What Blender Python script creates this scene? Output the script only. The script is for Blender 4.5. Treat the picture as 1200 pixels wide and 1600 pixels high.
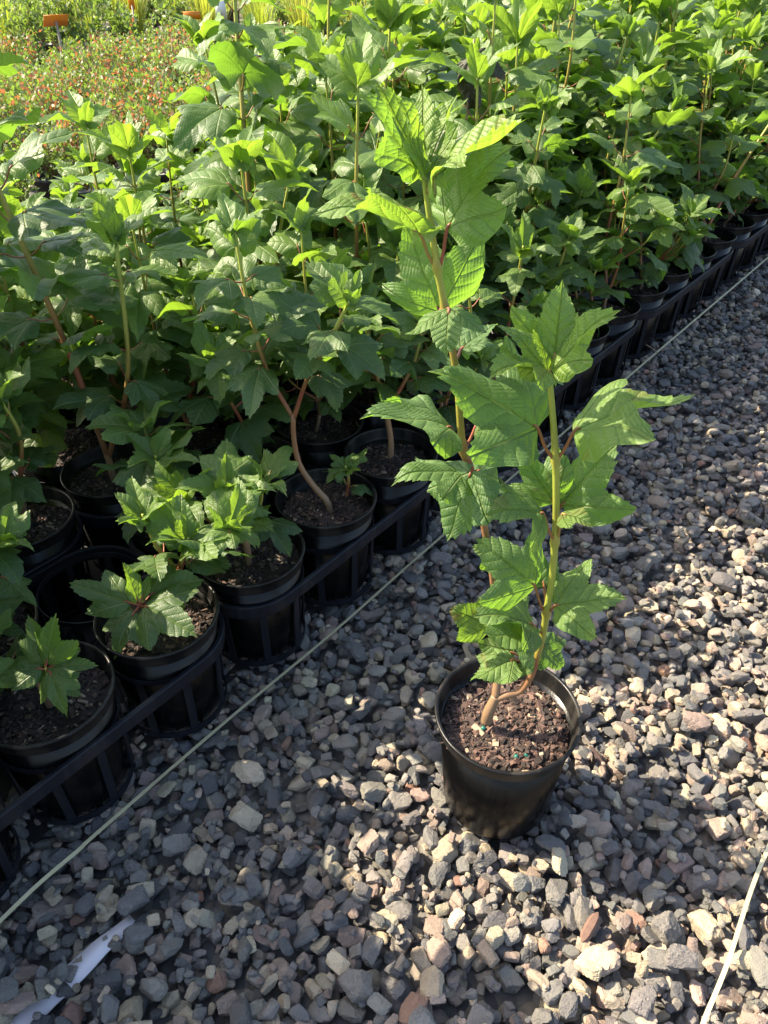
import bpy, math, random
import numpy as np
from mathutils import Vector

for o in list(bpy.data.objects):
    bpy.data.objects.remove(o, do_unlink=True)
SC = bpy.context.scene
COL = SC.collection

# ------------------------------------------------------------------ camera, sky, sun, exposure
H = 1.03
PITCH = 37.5
cam_d = bpy.data.cameras.new('camera')
cam = bpy.data.objects.new('camera', cam_d)
COL.objects.link(cam)
cam.location = (0, 0, H)
cam.rotation_euler = (math.radians(90 - PITCH), 0, 0)
cam_d.sensor_fit = 'VERTICAL'
cam_d.sensor_height = 24
cam_d.lens = 24 * 1202 / 1600
cam_d.clip_start = 0.02
cam_d.clip_end = 400
SC.camera = cam

SUN_EL = math.radians(42.5)
SUN_TO = (0.957, -0.29)                       # horizontal direction the light travels
w = bpy.data.worlds.new('World')
SC.world = w
w.use_nodes = True
wn = w.node_tree.nodes
bg = wn['Background']
sky = wn.new('ShaderNodeTexSky')
sky.sky_type = 'NISHITA'
sky.sun_disc = False
sky.dust_density = 2.6
sky.ozone_density = 0.7
sky.sun_elevation = SUN_EL
sky.sun_rotation = math.atan2(-SUN_TO[0], -SUN_TO[1])
w.node_tree.links.new(sky.outputs[0], bg.inputs[0])
bg.inputs[1].default_value = 0.128
sun_d = bpy.data.lights.new('sun', 'SUN')
sun_d.energy = 5.0
sun_d.angle = math.radians(0.5)
sun_d.color = (1.0, 0.87, 0.66)
sun = bpy.data.objects.new('sun', sun_d)
COL.objects.link(sun)
ray = Vector((SUN_TO[0] * math.cos(SUN_EL), SUN_TO[1] * math.cos(SUN_EL), -math.sin(SUN_EL)))
sun.rotation_euler = ray.to_track_quat('-Z', 'Y').to_euler()
SC.view_settings.view_transform = 'Standard'
SC.view_settings.look = 'None'
SC.view_settings.exposure = 1.8
SC.view_settings.gamma = 1.0
SC.cycles.use_denoising = True
SC.cycles.max_bounces = 8
SC.cycles.transmission_bounces = 6
SC.cycles.transparent_max_bounces = 6

# ------------------------------------------------------------------ frame of the nursery bed
E = np.array([0.6253, 0.7804, 0.0])           # along the bed
N = np.array([-0.7804, 0.6253, 0.0])          # across the bed, away from the path
P0 = np.array([-0.572, 0.5265, 0.0]) + 0.012 * N   # pot 0 of the front row
PITCH_POT = 0.1902
BED_ANG = math.atan2(E[1], E[0])


def spot(k, r):
    return P0 + E * (PITCH_POT * k) + N * (PITCH_POT * r)


def view(p):
    """picture coordinates (-1..1 wide, -1..1 high) of a world point as the camera sees it, and its depth"""
    a = math.radians(PITCH)
    q = np.array(p) - np.array([0, 0, H])
    de = q[1] * math.cos(a) - q[2] * math.sin(a)
    du = q[1] * math.sin(a) + q[2] * math.cos(a)
    if de < 0.05:
        return 9, 9, de
    return q[0] / de * 1202 / 600, du / de * 1202 / 800, de


# ------------------------------------------------------------------ mesh helpers
class MB:
    """collects triangles / quads with a vein uv per corner and a colour per vertex, builds ONE mesh object"""

    def __init__(self):
        self.v, self.f3, self.f4, self.c, self.uv3, self.uv4 = [], [], [], [], [], []
        self.n = 0

    def add(self, v, quads=None, tris=None, col=(0, 0, 0), uvq=None, uvt=None):
        v = np.asarray(v, float)
        c = np.asarray(col, float)
        if c.ndim == 1:
            c = np.tile(c, (len(v), 1))
        self.v.append(v)
        self.c.append(c)
        if quads is not None and len(quads):
            q = np.asarray(quads, int)
            self.f4.append(q + self.n)
            self.uv4.append(np.zeros((len(q), 4, 2)) if uvq is None else uvq)
        if tris is not None and len(tris):
            t = np.asarray(tris, int)
            self.f3.append(t + self.n)
            self.uv3.append(np.zeros((len(t), 3, 2)) if uvt is None else uvt)
        self.n += len(v)

    def mesh(self, name, smooth=True):
        me = bpy.data.meshes.new(name)
        v = np.concatenate(self.v)
        c = np.concatenate(self.c)
        f3 = np.concatenate(self.f3) if self.f3 else np.zeros((0, 3), int)
        f4 = np.concatenate(self.f4) if self.f4 else np.zeros((0, 4), int)
        me.vertices.add(len(v))
        me.vertices.foreach_set('co', v.astype(np.float32).ravel())
        loops = np.concatenate([f3.ravel(), f4.ravel()]).astype(np.int32)
        me.loops.add(len(loops))
        me.loops.foreach_set('vertex_index', loops)
        nf = len(f3) + len(f4)
        me.polygons.add(nf)
        tot = np.concatenate([np.full(len(f3), 3), np.full(len(f4), 4)]).astype(np.int32)
        start = np.concatenate([[0], np.cumsum(tot)[:-1]]).astype(np.int32)
        me.polygons.foreach_set('loop_start', start)
        me.polygons.foreach_set('loop_total', tot)
        me.polygons.foreach_set('use_smooth', np.full(nf, smooth))
        uvl = me.uv_layers.new(name='veins')
        u3 = np.concatenate(self.uv3).reshape(-1, 2) if self.uv3 else np.zeros((0, 2))
        u4 = np.concatenate(self.uv4).reshape(-1, 2) if self.uv4 else np.zeros((0, 2))
        uvl.data.foreach_set('uv', np.concatenate([u3, u4]).astype(np.float32).ravel())
        at = me.color_attributes.new('tint', 'FLOAT_COLOR', 'POINT')
        at.data.foreach_set('color', np.c_[c, np.ones(len(c))].astype(np.float32).ravel())
        me.update()
        me.validate()
        return me

    def build(self, name, mat, parent=None, smooth=True):
        return link(name, self.mesh(name, smooth), mat, parent)


def link(name, me, mat, parent=None):
    o = bpy.data.objects.new(name, me)
    if mat is not None and not me.materials:
        me.materials.append(mat)
    COL.objects.link(o)
    if parent is not None:
        o.parent = parent
    return o


def tag(o, label=None, cat=None, group=None, kind=None):
    for k, v in (('label', label), ('category', cat), ('group', group), ('kind', kind)):
        if v:
            o[k] = v
    return o


def thing(name, loc, rz=0.0):
    o = bpy.data.objects.new(name, None)
    o.empty_display_size = 0.05
    COL.objects.link(o)
    o.location = loc
    o.rotation_euler = (0, 0, rz)
    return o


def norm(a):
    a = np.asarray(a, float)
    return a / (np.linalg.norm(a) + 1e-12)


def smoothpath(pts, n):
    """Catmull-Rom through (x,y,z,r) rows"""
    p = np.asarray(pts, float)
    if len(p) < 3:
        t = np.linspace(0, 1, n)[:, None]
        return p[0] * (1 - t) + p[-1] * t
    q = np.vstack([2 * p[0] - p[1], p, 2 * p[-1] - p[-2]])
    out = []
    m = len(p) - 1
    for s in np.linspace(0, m - 1e-6, n):
        i = int(s)
        t = s - i
        a, b, c, d = q[i], q[i + 1], q[i + 2], q[i + 3]
        out.append(0.5 * ((2 * b) + (c - a) * t + (2 * a - 5 * b + 4 * c - d) * t * t + (3 * b - a - 3 * c + d) * t ** 3))
    return np.array(out)


def tube(mb, pts, sides=8, cols=None, cap=True):
    """pts rows x,y,z,r"""
    p = np.asarray(pts, float)
    n = len(p)
    T = np.gradient(p[:, :3], axis=0)
    up = np.array([0.31, 0.17, 0.93])
    if abs(norm(T[0]) @ up) > 0.9:
        up = np.array([0.95, 0.2, 0.1])
    V = []
    x = None
    ang = np.linspace(0, 2 * np.pi, sides, endpoint=False)
    for i in range(n):
        t = norm(T[i])
        x = norm(np.cross(up, t)) if x is None else norm(x - t * (x @ t))
        y = np.cross(t, x)
        V.append(p[i, :3] + p[i, 3] * (np.cos(ang)[:, None] * x + np.sin(ang)[:, None] * y))
    V = np.concatenate(V)
    Q = []
    for i in range(n - 1):
        for j in range(sides):
            k = (j + 1) % sides
            Q.append((i * sides + j, i * sides + k, (i + 1) * sides + k, (i + 1) * sides + j))
    c = (0, 0, 0) if cols is None else np.repeat(np.asarray(cols, float), sides, axis=0)
    T3 = []
    if cap:
        V = np.vstack([V, p[0, :3], p[-1, :3]])
        if cols is not None:
            c = np.vstack([c, c[:1], c[-1:]])
        for j in range(sides):
            k = (j + 1) % sides
            T3.append((n * sides, k, j))
            T3.append((n * sides + 1, (n - 1) * sides + j, (n - 1) * sides + k))
    mb.add(V, Q, T3, c)


def lathe(mb, prof, seg=64, col=(0, 0, 0)):
    prof = np.asarray(prof, float)
    a = np.linspace(0, 2 * np.pi, seg, endpoint=False)
    n = len(prof)
    V = np.concatenate([np.c_[r * np.cos(a), r * np.sin(a), np.full(seg, z)] for r, z in prof])
    Q = [(i * seg + j, i * seg + (j + 1) % seg, (i + 1) * seg + (j + 1) % seg, (i + 1) * seg + j) for i in range(n - 1) for j in range(seg)]
    mb.add(V, Q, None, col)


def box(mb, c, ax, half, col=(0, 0, 0), taper=1.0):
    """oriented box: centre, 3 axis rows, half sizes"""
    s = np.array([(x, y, z) for x in (-1, 1) for y in (-1, 1) for z in (-1, 1)], float) * half
    s[:, :2] *= np.where(s[:, 2:] > 0, taper, 1.0)
    V = np.asarray(c) + s @ np.asarray(ax, float)
    mb.add(V, [(0, 1, 3, 2), (4, 6, 7, 5), (0, 4, 5, 1), (2, 3, 7, 6), (0, 2, 6, 4), (1, 5, 7, 3)], None, col)


# ------------------------------------------------------------------ materials
class NT:
    def __init__(self, name):
        self.m = bpy.data.materials.new(name)
        self.m.use_nodes = True
        self.t = self.m.node_tree
        self.p = self.t.nodes['Principled BSDF']
        self.out = self.t.nodes['Material Output']

    def n(self, typ, **kw):
        x = self.t.nodes.new(typ)
        for k, v in kw.items():
            setattr(x, k, v)
        return x

    def l(self, a, b):
        self.t.links.new(a, b)

    def math(self, op, a, b=None, c=None, clamp=False):
        x = self.n('ShaderNodeMath', operation=op, use_clamp=clamp)
        for i, q in enumerate((a, b, c)):
            if q is None:
                continue
            if isinstance(q, (int, float)):
                x.inputs[i].default_value = q
            else:
                self.l(q, x.inputs[i])
        return x.outputs[0]

    def mix(self, f, a, b, mode='MIX'):
        x = self.n('ShaderNodeMix', data_type='RGBA', blend_type=mode)
        for s, q in ((x.inputs[0], f), (x.inputs[6], a), (x.inputs[7], b)):
            if isinstance(q, (int, float)):
                s.default_value = q
            elif isinstance(q, tuple):
                s.default_value = (*q, 1)
            else:
                self.l(q, s)
        return x.outputs[2]

    def noise(self, scale, detail=4, rough=0.55, vec=None):
        x = self.n('ShaderNodeTexNoise')
        x.inputs['Scale'].default_value = scale
        x.inputs['Detail'].default_value = detail
        x.inputs['Roughness'].default_value = rough
        if vec is not None:
            self.l(vec, x.inputs['Vector'])
        return x.outputs[0]

    def ramp(self, f, stops):
        x = self.n('ShaderNodeValToRGB')
        el = x.color_ramp.elements
        while len(el) < len(stops):
            el.new(0.5)
        for e, (p, c) in zip(el, stops):
            e.position = p
            e.color = (*c, 1)
        self.l(f, x.inputs[0])
        return x.outputs[0]

    def obj(self):
        return self.n('ShaderNodeTexCoord').outputs['Object']

    def tint(self):
        a = self.n('ShaderNodeAttribute', attribute_name='tint')
        s = self.n('ShaderNodeSeparateColor')
        self.l(a.outputs['Color'], s.inputs[0])
        return s.outputs

    def bump(self, h, strength, dist):
        b = self.n('ShaderNodeBump')
        b.inputs['Strength'].default_value = strength
        b.inputs['Distance'].default_value = dist
        self.l(h, b.inputs['Height'])
        self.l(b.outputs[0], self.p.inputs['Normal'])
        return b.outputs[0]


def leaf_material(name, dark, mid, young, trans, tr_young, tfac=0.42, rough=0.40, relief=0.7):
    k = NT(name)
    R, G, B = k.tint()[:3]
    uv = k.n('ShaderNodeUVMap', uv_map='veins')
    s = k.n('ShaderNodeSeparateXYZ')
    k.l(uv.outputs[0], s.inputs[0])
    a, b = s.outputs[0], s.outputs[1]
    ab = k.math('ABSOLUTE', b)
    # secondary veins sweep forward off the midrib of each lobe
    co = k.obj()
    warp = k.math('MULTIPLY', k.math('SUBTRACT', k.noise(30, 2, 0.5, co), 0.5), 0.10)
    ph = k.math('MULTIPLY', k.math('ADD', k.math('SUBTRACT', a, k.math('MULTIPLY', ab, 0.85)), warp), 6.6)
    fr = k.math('FRACT', ph)
    tri = k.math('ABSOLUTE', k.math('SUBTRACT', k.math('MULTIPLY', fr, 2.0), 1.0))      # 1 on the vein
    sec = k.math('POWER', tri, 14.0)
    main = k.math('SUBTRACT', 1.0, k.math('DIVIDE', ab, 0.016), clamp=True)
    # cross veins between the secondaries
    ph2 = k.math('MULTIPLY', k.math('ADD', ab, k.math('MULTIPLY', a, 0.55)), 26.0)
    tri2 = k.math('ABSOLUTE', k.math('SUBTRACT', k.math('MULTIPLY', k.math('FRACT', k.math('ADD', ph2, k.math('MULTIPLY', warp, 14.0))), 2.0), 1.0))
    nz = k.noise(70, 3, 0.6, co)
    nz2 = k.noise(320, 3, 0.6, co)
    h = k.math('MULTIPLY', k.math('POWER', tri, 3.0), -0.42)
    h = k.math('ADD', h, k.math('MULTIPLY', k.math('POWER', tri2, 3.0), -0.14))
    h = k.math('ADD', h, k.math('MULTIPLY', main, -0.9))
    h = k.math('ADD', h, k.math('MULTIPLY', nz2, 0.35))
    h = k.math('ADD', h, k.math('MULTIPLY', nz, 0.5))
    nrm = k.bump(h, relief, 0.0028)
    mature = k.mix(G, dark, mid)
    base = k.mix(R, mature, young)
    base = k.mix(k.math('MULTIPLY', nz, 0.35), base, k.mix(0.5, base, (0.01, 0.03, 0.008)))
    vein = k.math('ADD', k.math('MULTIPLY', main, 0.6), k.math('MULTIPLY', sec, 0.22), clamp=True)
    base = k.mix(vein, base, k.mix(0.5, young, (0.30, 0.36, 0.14)))
    # worn brown specks and edges on a few leaves (blue channel)
    wear = k.math('MULTIPLY', B, k.math('GREATER_THAN', k.noise(38, 2, 0.5, co), 0.60))
    base = k.mix(wear, base, (0.16, 0.10, 0.03))
    geo = k.n('ShaderNodeNewGeometry')
    under = k.mix(0.45, base, (0.13, 0.20, 0.09))
    col = k.mix(geo.outputs['Backfacing'], base, under)
    k.l(col, k.p.inputs['Base Color'])
    k.p.inputs['Roughness'].default_value = rough
    k.p.inputs['Specular IOR Level'].default_value = 0.45
    tr = k.n('ShaderNodeBsdfTranslucent')
    tc = k.mix(R, trans, tr_young)
    tc = k.mix(vein, tc, k.mix(0.2, tc, (0.05, 0.10, 0.01)))
    k.l(tc, tr.inputs[0])
    k.l(nrm, tr.inputs[1])
    mx = k.n('ShaderNodeMixShader')
    mx.inputs[0].default_value = tfac
    k.l(k.p.outputs[0], mx.inputs[1])
    k.l(tr.outputs[0], mx.inputs[2])
    k.l(mx.outputs[0], k.out.inputs['Surface'])
    return k.m


M_LEAF = leaf_material('leaf', (0.042, 0.082, 0.027), (0.078, 0.136, 0.042), (0.130, 0.215, 0.038), (0.15, 0.31, 0.024), (0.30, 0.47, 0.03), rough=0.46, relief=0.55)
M_HERO = leaf_material('leaf_potted', (0.058, 0.125, 0.044), (0.100, 0.178, 0.066), (0.175, 0.265, 0.052), (0.18, 0.38, 0.03), (0.30, 0.48, 0.035), 0.44, rough=0.48, relief=0.95)
M_DEAD = leaf_material('leaf_withered', (0.018, 0.016, 0.008), (0.030, 0.024, 0.010), (0.05, 0.05, 0.015), (0.05, 0.05, 0.01), (0.06, 0.06, 0.01), 0.2, 0.55)
M_FAR = leaf_material('leaf_background', (0.07, 0.115, 0.025), (0.17, 0.21, 0.06), (0.34, 0.15, 0.075), (0.22, 0.34, 0.04), (0.42, 0.14, 0.05), 0.40, 0.5)
M_GRASS = leaf_material('blade', (0.10, 0.15, 0.02), (0.20, 0.25, 0.03), (0.34, 0.36, 0.05), (0.30, 0.40, 0.03), (0.5, 0.52, 0.06), 0.45, 0.5)


def stem_material():
    k = NT('stem')
    R, G, B = k.tint()[:3]
    co = k.obj()
    mp = k.n('ShaderNodeMapping')
    mp.inputs['Scale'].default_value = (1, 1, 0.15)
    k.l(co, mp.inputs[0])
    nz = k.noise(260, 4, 0.6, mp.outputs[0])
    c = k.ramp(R, [(0.0, (0.21, 0.135, 0.075)), (0.30, (0.27, 0.125, 0.05)), (0.5, (0.25, 0.06, 0.03)), (0.68, (0.26, 0.20, 0.035)), (1.0, (0.30, 0.36, 0.045))])
    c = k.mix(k.math('MULTIPLY', nz, 0.5), c, k.mix(0.6, c, (0.05, 0.03, 0.015)))
    k.l(c, k.p.inputs['Base Color'])
    k.p.inputs['Roughness'].default_value = 0.5
    k.p.inputs['Subsurface Weight'].default_value = 0.0
    k.bump(nz, 0.35, 0.0012)
    return k.m


M_STEM = stem_material()


def plastic(name, c, rough, dust, dc=(0.10, 0.085, 0.07)):
    k = NT(name)
    co = k.obj()
    mp = k.n('ShaderNodeMapping')
    mp.inputs['Scale'].default_value = (1, 1, 0.10)
    k.l(co, mp.inputs[0])
    a = k.noise(34, 5, 0.65, mp.outputs[0])
    b = k.noise(420, 2, 0.5, co)
    m = k.math('MULTIPLY', k.math('SUBTRACT', a, 0.47, clamp=True), dust * 5, clamp=True)
    m = k.math('MULTIPLY', m, b)
    k.l(k.mix(m, c, dc), k.p.inputs['Base Color'])
    k.l(k.math('ADD', rough, k.math('MULTIPLY', a, 0.28)), k.p.inputs['Roughness'])
    k.p.inputs['Specular IOR Level'].default_value = 0.22
    k.bump(k.math('ADD', k.math('MULTIPLY', a, 0.7), k.math('ADD', k.math('MULTIPLY', b, 0.15), k.math('MULTIPLY', k.noise(9, 3, 0.5, co), 2.2))), 0.3, 0.003)
    return k.m


M_POT = plastic('pot_plastic', (0.0018, 0.0018, 0.0020), 0.13, 0.06)
M_RIM = plastic('rim_plastic', (0.006, 0.006, 0.0062), 0.24, 0.5)
M_TRAY = plastic('tray_plastic', (0.008, 0.009, 0.013), 0.36, 0.25)


def soil_material():
    k = NT('bark_mix')
    R, G, B = k.tint()[:3]
    co = k.obj()
    nz = k.noise(600, 3, 0.6, co)
    c = k.ramp(R, [(0.0, (0.012, 0.008, 0.006)), (0.35, (0.045, 0.026, 0.020)), (0.7, (0.115, 0.062, 0.046)), (0.93, (0.17, 0.095, 0.068)), (1.0, (0.34, 0.25, 0.17))])
    k.l(k.mix(k.math('MULTIPLY', nz, 0.6), c, k.mix(0.6, c, (0.01, 0.008, 0.006))), k.p.inputs['Base Color'])
    k.p.inputs['Roughness'].default_value = 0.8
    k.bump(nz, 0.5, 0.001)
    return k.m


M_SOIL = soil_material()


def stone_material():
    k = NT('crushed_stone')
    a = k.n('ShaderNodeAttribute', attribute_name='tint')
    co = k.obj()
    n1 = k.noise(95, 5, 0.65, co)
    n2 = k.noise(700, 3, 0.6, co)
    n3 = k.noise(1900, 2, 0.5, co)
    c = k.mix(k.math('MULTIPLY', k.math('SUBTRACT', n1, 0.35, clamp=True), 1.6, clamp=True), a.outputs['Color'], k.mix(0.5, a.outputs['Color'], (0.05, 0.05, 0.055)))
    c = k.mix(k.math('MULTIPLY', k.math('GREATER_THAN', n2, 0.60), 0.35), c, (0.03, 0.03, 0.03))
    c = k.mix(k.math('MULTIPLY', k.math('GREATER_THAN', n3, 0.66), 0.35), c, (0.42, 0.40, 0.37))
    k.l(c, k.p.inputs['Base Color'])
    k.p.inputs['Roughness'].default_value = 0.82
    k.p.inputs['Specular IOR Level'].default_value = 0.35
    h = k.math('ADD', k.math('MULTIPLY', n1, 1.0), k.math('MULTIPLY', n2, 0.35))
    k.bump(h, 0.8, 0.005)
    return k.m


M_STONE = stone_material()


def plain(name, c, rough, scale=200, var=0.35, c2=None, bump=0.3, dist=0.002):
    k = NT(name)
    nz = k.noise(scale, 4, 0.6, k.obj())
    k.l(k.mix(k.math('MULTIPLY', nz, var * 2, clamp=True), c, c2 or tuple(x * 0.5 for x in c)), k.p.inputs['Base Color'])
    k.p.inputs['Roughness'].default_value = rough
    k.bump(nz, bump, dist)
    return k.m


M_STRAP = plain('strap_plastic', (0.60, 0.53, 0.32), 0.5, 60, 0.4, (0.34, 0.29, 0.17))
M_SHEET = plain('sheet_plastic', (0.72, 0.66, 0.68), 0.4, 40, 0.2, (0.60, 0.54, 0.56), 0.15)
M_WIRE = plain('tie', (0.30, 0.20, 0.12), 0.6)
M_TEAL = plain('pellet', (0.008, 0.12, 0.085), 0.3, 300, 0.2)
M_ORANGE = plain('orange_card', (0.75, 0.22, 0.01), 0.45, 30, 0.12, None, 0.1)
M_WHITE = plain('white_card', (0.72, 0.72, 0.70), 0.45, 30, 0.1, None, 0.1)
M_STAKE = plain('stake', (0.35, 0.30, 0.22), 0.6)
M_DARKPOT = plain('far_pot', (0.015, 0.014, 0.014), 0.4)


def ground_material():
    k = NT('ground')
    co = k.obj()
    v = k.n('ShaderNodeTexVoronoi')
    v.inputs['Scale'].default_value = 42
    k.l(co, v.inputs['Vector'])
    s = k.n('ShaderNodeSeparateColor')
    k.l(v.outputs['Color'], s.inputs[0])
    c = k.ramp(s.outputs[0], [(0.0, (0.05, 0.05, 0.055)), (0.4, (0.10, 0.095, 0.09)), (0.8, (0.17, 0.145, 0.12)), (1.0, (0.24, 0.20, 0.165))])
    c = k.mix(k.math('MULTIPLY', k.noise(2.2, 4, 0.6, co), 0.6), c, (0.09, 0.08, 0.06))
    k.l(c, k.p.inputs['Base Color'])
    k.p.inputs['Roughness'].default_value = 0.9
    k.bump(k.math('MULTIPLY', v.outputs['Distance'], -1.0), 0.9, 0.02)
    return k.m


M_GROUND = ground_material()
M_MAT = plain('weed_mat', (0.010, 0.010, 0.010), 0.7, 400, 0.4, (0.02, 0.018, 0.016))

# ------------------------------------------------------------------ ground
g = MB()
xs = np.linspace(-60, 60, 41)
ys = np.linspace(-20, 100, 41)
X, Y = np.meshgrid(xs, ys)
g.add(np.c_[X.ravel(), Y.ravel(), np.full(X.size, -0.034)], [(j * 41 + i, j * 41 + i + 1, (j + 1) * 41 + i + 1, (j + 1) * 41 + i) for j in range(40) for i in range(40)])
tag(g.build('ground', M_GROUND), kind='structure')
g = MB()
a0, a1, b0, b1 = -1.2, 6.6, -0.03, 1.75
cs = [P0 + E * a + N * b for a, b in ((a0, b0), (a1, b0), (a1, b1), (a0, b1))]
g.add(np.array([(c[0], c[1], -0.016) for c in cs]), [(0, 1, 2, 3)])
tag(g.build('bed_ground', M_MAT), kind='structure')

# ------------------------------------------------------------------ gravel: every stone a convex chip dropped on those below
rng = np.random.default_rng(7)


def ico(sub):
    t = (1 + 5 ** 0.5) / 2
    v = [(-1, t, 0), (1, t, 0), (-1, -t, 0), (1, -t, 0), (0, -1, t), (0, 1, t), (0, -1, -t), (0, 1, -t), (t, 0, -1), (t, 0, 1), (-t, 0, -1), (-t, 0, 1)]
    f = [(0, 11, 5), (0, 5, 1), (0, 1, 7), (0, 7, 10), (0, 10, 11), (1, 5, 9), (5, 11, 4), (11, 10, 2), (10, 7, 6), (7, 1, 8), (3, 9, 4), (3, 4, 2), (3, 2, 6), (3, 6, 8), (3, 8, 9), (4, 9, 5), (2, 4, 11), (6, 2, 10), (8, 6, 7), (9, 8, 1)]
    v = [norm(x) for x in v]
    for _ in range(sub):
        c, nf = {}, []

        def mid(i, j):
            key = (min(i, j), max(i, j))
            if key not in c:
                v.append(norm(v[i] + v[j]))
                c[key] = len(v) - 1
            return c[key]
        for a, b, d in f:
            x, y, z = mid(a, b), mid(b, d), mid(d, a)
            nf += [(a, x, z), (b, y, x), (d, z, y), (x, y, z)]
        f = nf
    return np.array(v), np.array(f)


def rock_shapes(sub, count, r):
    D, F = ico(sub)
    out = []
    for _ in range(count):
        m = r.integers(9, 15)
        nn = r.normal(size=(m, 3))
        nn /= np.linalg.norm(nn, axis=1)[:, None]
        nn = np.vstack([nn, np.eye(3), -np.eye(3)])
        d = r.uniform(0.62, 1.0, len(nn))
        rad = np.full(len(D), 1.12)
        for q, dd in zip(nn, d):
            c = D @ q
            rad = np.minimum(rad, np.where(c > 0.05, dd / np.maximum(c, 0.05), 9))
        rad *= 1 + 0.028 * r.normal(size=len(D))
        out.append(D * rad[:, None])
    return out, F


ROCK_HI, F_HI = rock_shapes(2, 60, rng)
ROCK_XHI, F_XHI = rock_shapes(3, 60, rng)
ROCK_LO, F_LO = rock_shapes(1, 40, rng)
TONES = [((0.112, 0.110, 0.110), .27), ((0.158, 0.150, 0.140), .25), ((0.180, 0.140, 0.122), .10), ((0.260, 0.205, 0.170), .08), ((0.285, 0.245, 0.185), .16),
         ((0.076, 0.078, 0.084), .10), ((0.38, 0.32, 0.24), .03), ((0.20, 0.12, 0.09), .01)]
HERO_C = np.array([0.165, 0.651])
RES = 0.004
GX0, GX1, GY0, GY1 = -0.75, 2.4, 0.12, 3.7
nx, ny = int((GX1 - GX0) / RES), int((GY1 - GY0) / RES)
HM = np.full((nx, ny), -0.034)
SHEET = [ (-0.465,0.326), (-0.428,0.366), (-0.410,0.390), (-0.377,0.423), (-0.356,0.450), (-0.331,0.479) ]


def on_sheet(x, y):
    q = np.array(SHEET)
    return np.min(np.hypot(q[:, 0] - x, q[:, 1] - y)) < 0.028




def inside(x, y):
    s = (np.array([x, y]) - P0[:2]) @ N[:2]
    if s > 0.08:
        return False
    xe = 0.5 * (y * 0.793 + 0.627) + 0.22 + 0.05 * y
    return -xe < x < xe + 0.22


stones = MB()
made = 0
tries = 0
TARGET = 21000
tp = np.array([t[1] for t in TONES])
tp /= tp.sum()
while made < TARGET and tries < 220000:
    tries += 1
    best = None
    for _ in range(4):
        y = GY0 + 0.03 + (GY1 - GY0 - 0.06) * rng.random() ** 1.15
        x = rng.uniform(GX0 + .03, GX1 - .03)
        if not inside(x, y):
            continue
        i, j = int((x - GX0) / RES), int((y - GY0) / RES)
        hh = HM[max(i - 2, 0):i + 3, max(j - 2, 0):j + 3].mean()
        if best is None or hh < best[0]:
            best = (hh, x, y, i, j)
    if best is None or best[0] > 0.003:
        continue
    hh, x, y, i, j = best
    sz = float(np.clip(rng.lognormal(math.log(0.0102), 0.30), 0.005, 0.0185))
    if made > 15000:
        sz *= 0.5
    if y < 0.7 and rng.random() < .2:
        sz *= 1.15
    sc = sz * np.array([rng.uniform(1.0, 1.45), rng.uniform(0.75, 1.0), rng.uniform(0.5, 0.85)])
    s = (np.array([x, y]) - P0[:2]) @ N[:2]
    dh = math.hypot(x - HERO_C[0], y - HERO_C[1])
    low = s > -0.115 or dh < 0.078 + sc[1] * .8
    rr = max(sc[0], sc[1])
    m = int(rr / RES) + 1
    i0, i1, j0, j1 = max(i - m, 0), min(i + m + 1, nx), max(j - m, 0), min(j + m + 1, ny)
    if i1 - i0 < 2 or j1 - j0 < 2:
        continue
    gx = (np.arange(i0, i1) + .5) * RES + GX0 - x
    gy = (np.arange(j0, j1) + .5) * RES + GY0 - y
    yaw = rng.uniform(0, 2 * np.pi)
    A, B = np.meshgrid(gx, gy, indexing='ij')
    U = (A * math.cos(yaw) + B * math.sin(yaw)) / sc[0]
    W = (-A * math.sin(yaw) + B * math.cos(yaw)) / sc[1]
    d2 = U * U + W * W
    ok = d2 < 0.95
    if ok.sum() < 3:
        continue
    b = sc[2] * 0.9 * np.sqrt(np.maximum(0, 1 - d2))
    sub = HM[i0:i1, j0:j1]
    zc = np.percentile((sub + b * 0.8)[ok], 82)
    if low:
        if zc + sc[2] > 0.0:
            zc = -sc[2] * 1.02
            if zc + sc[2] * .3 < hh - 0.012:
                HM[i0:i1, j0:j1] = np.maximum(sub, np.where(ok, 0.006, -9))
                continue
    HM[i0:i1, j0:j1] = np.where(ok, np.maximum(sub, zc + b), sub)
    if zc > -0.012 and on_sheet(x, y) and rng.random() < 0.10:
        continue
    tilt = rng.normal(0, 0.32, 2)
    cy, sy = math.cos(yaw), math.sin(yaw)
    Rz = np.array([[cy, sy, 0], [-sy, cy, 0], [0, 0, 1]])
    cx_, sx_ = math.cos(tilt[0]), math.sin(tilt[0])
    Rx = np.array([[1, 0, 0], [0, cx_, sx_], [0, -sx_, cx_]])
    ct, st = math.cos(tilt[1]), math.sin(tilt[1])
    Ry = np.array([[ct, 0, -st], [0, 1, 0], [st, 0, ct]])
    if y < 0.85 and zc > -0.02 and sz > .006:
        V, F = ROCK_XHI[rng.integers(60)], F_XHI
    elif y < 1.6:
        V, F = ROCK_HI[rng.integers(60)], F_HI
    else:
        V, F = ROCK_LO[rng.integers(40)], F_LO
    V = (V * sc * 1.04) @ Rx @ Ry @ Rz + np.array([x, y, zc])
    tone = np.array(TONES[rng.choice(len(TONES), p=tp)][0]) * np.array([1.30, 1.23, 1.13]) * rng.uniform(0.76, 1.22) * (1 + 0.018 * rng.normal(size=3))
    stones.add(V, None, F, tone)
    made += 1
gravel = stones.build('gravel', M_STONE)
gravel.data.set_sharp_from_angle(angle=math.radians(24))
tag(gravel, 'blue grey and tan crushed stone gravel covering the path', 'gravel', kind='stuff')
print('stones', made, tries, 'median height', np.median(HM))
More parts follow.
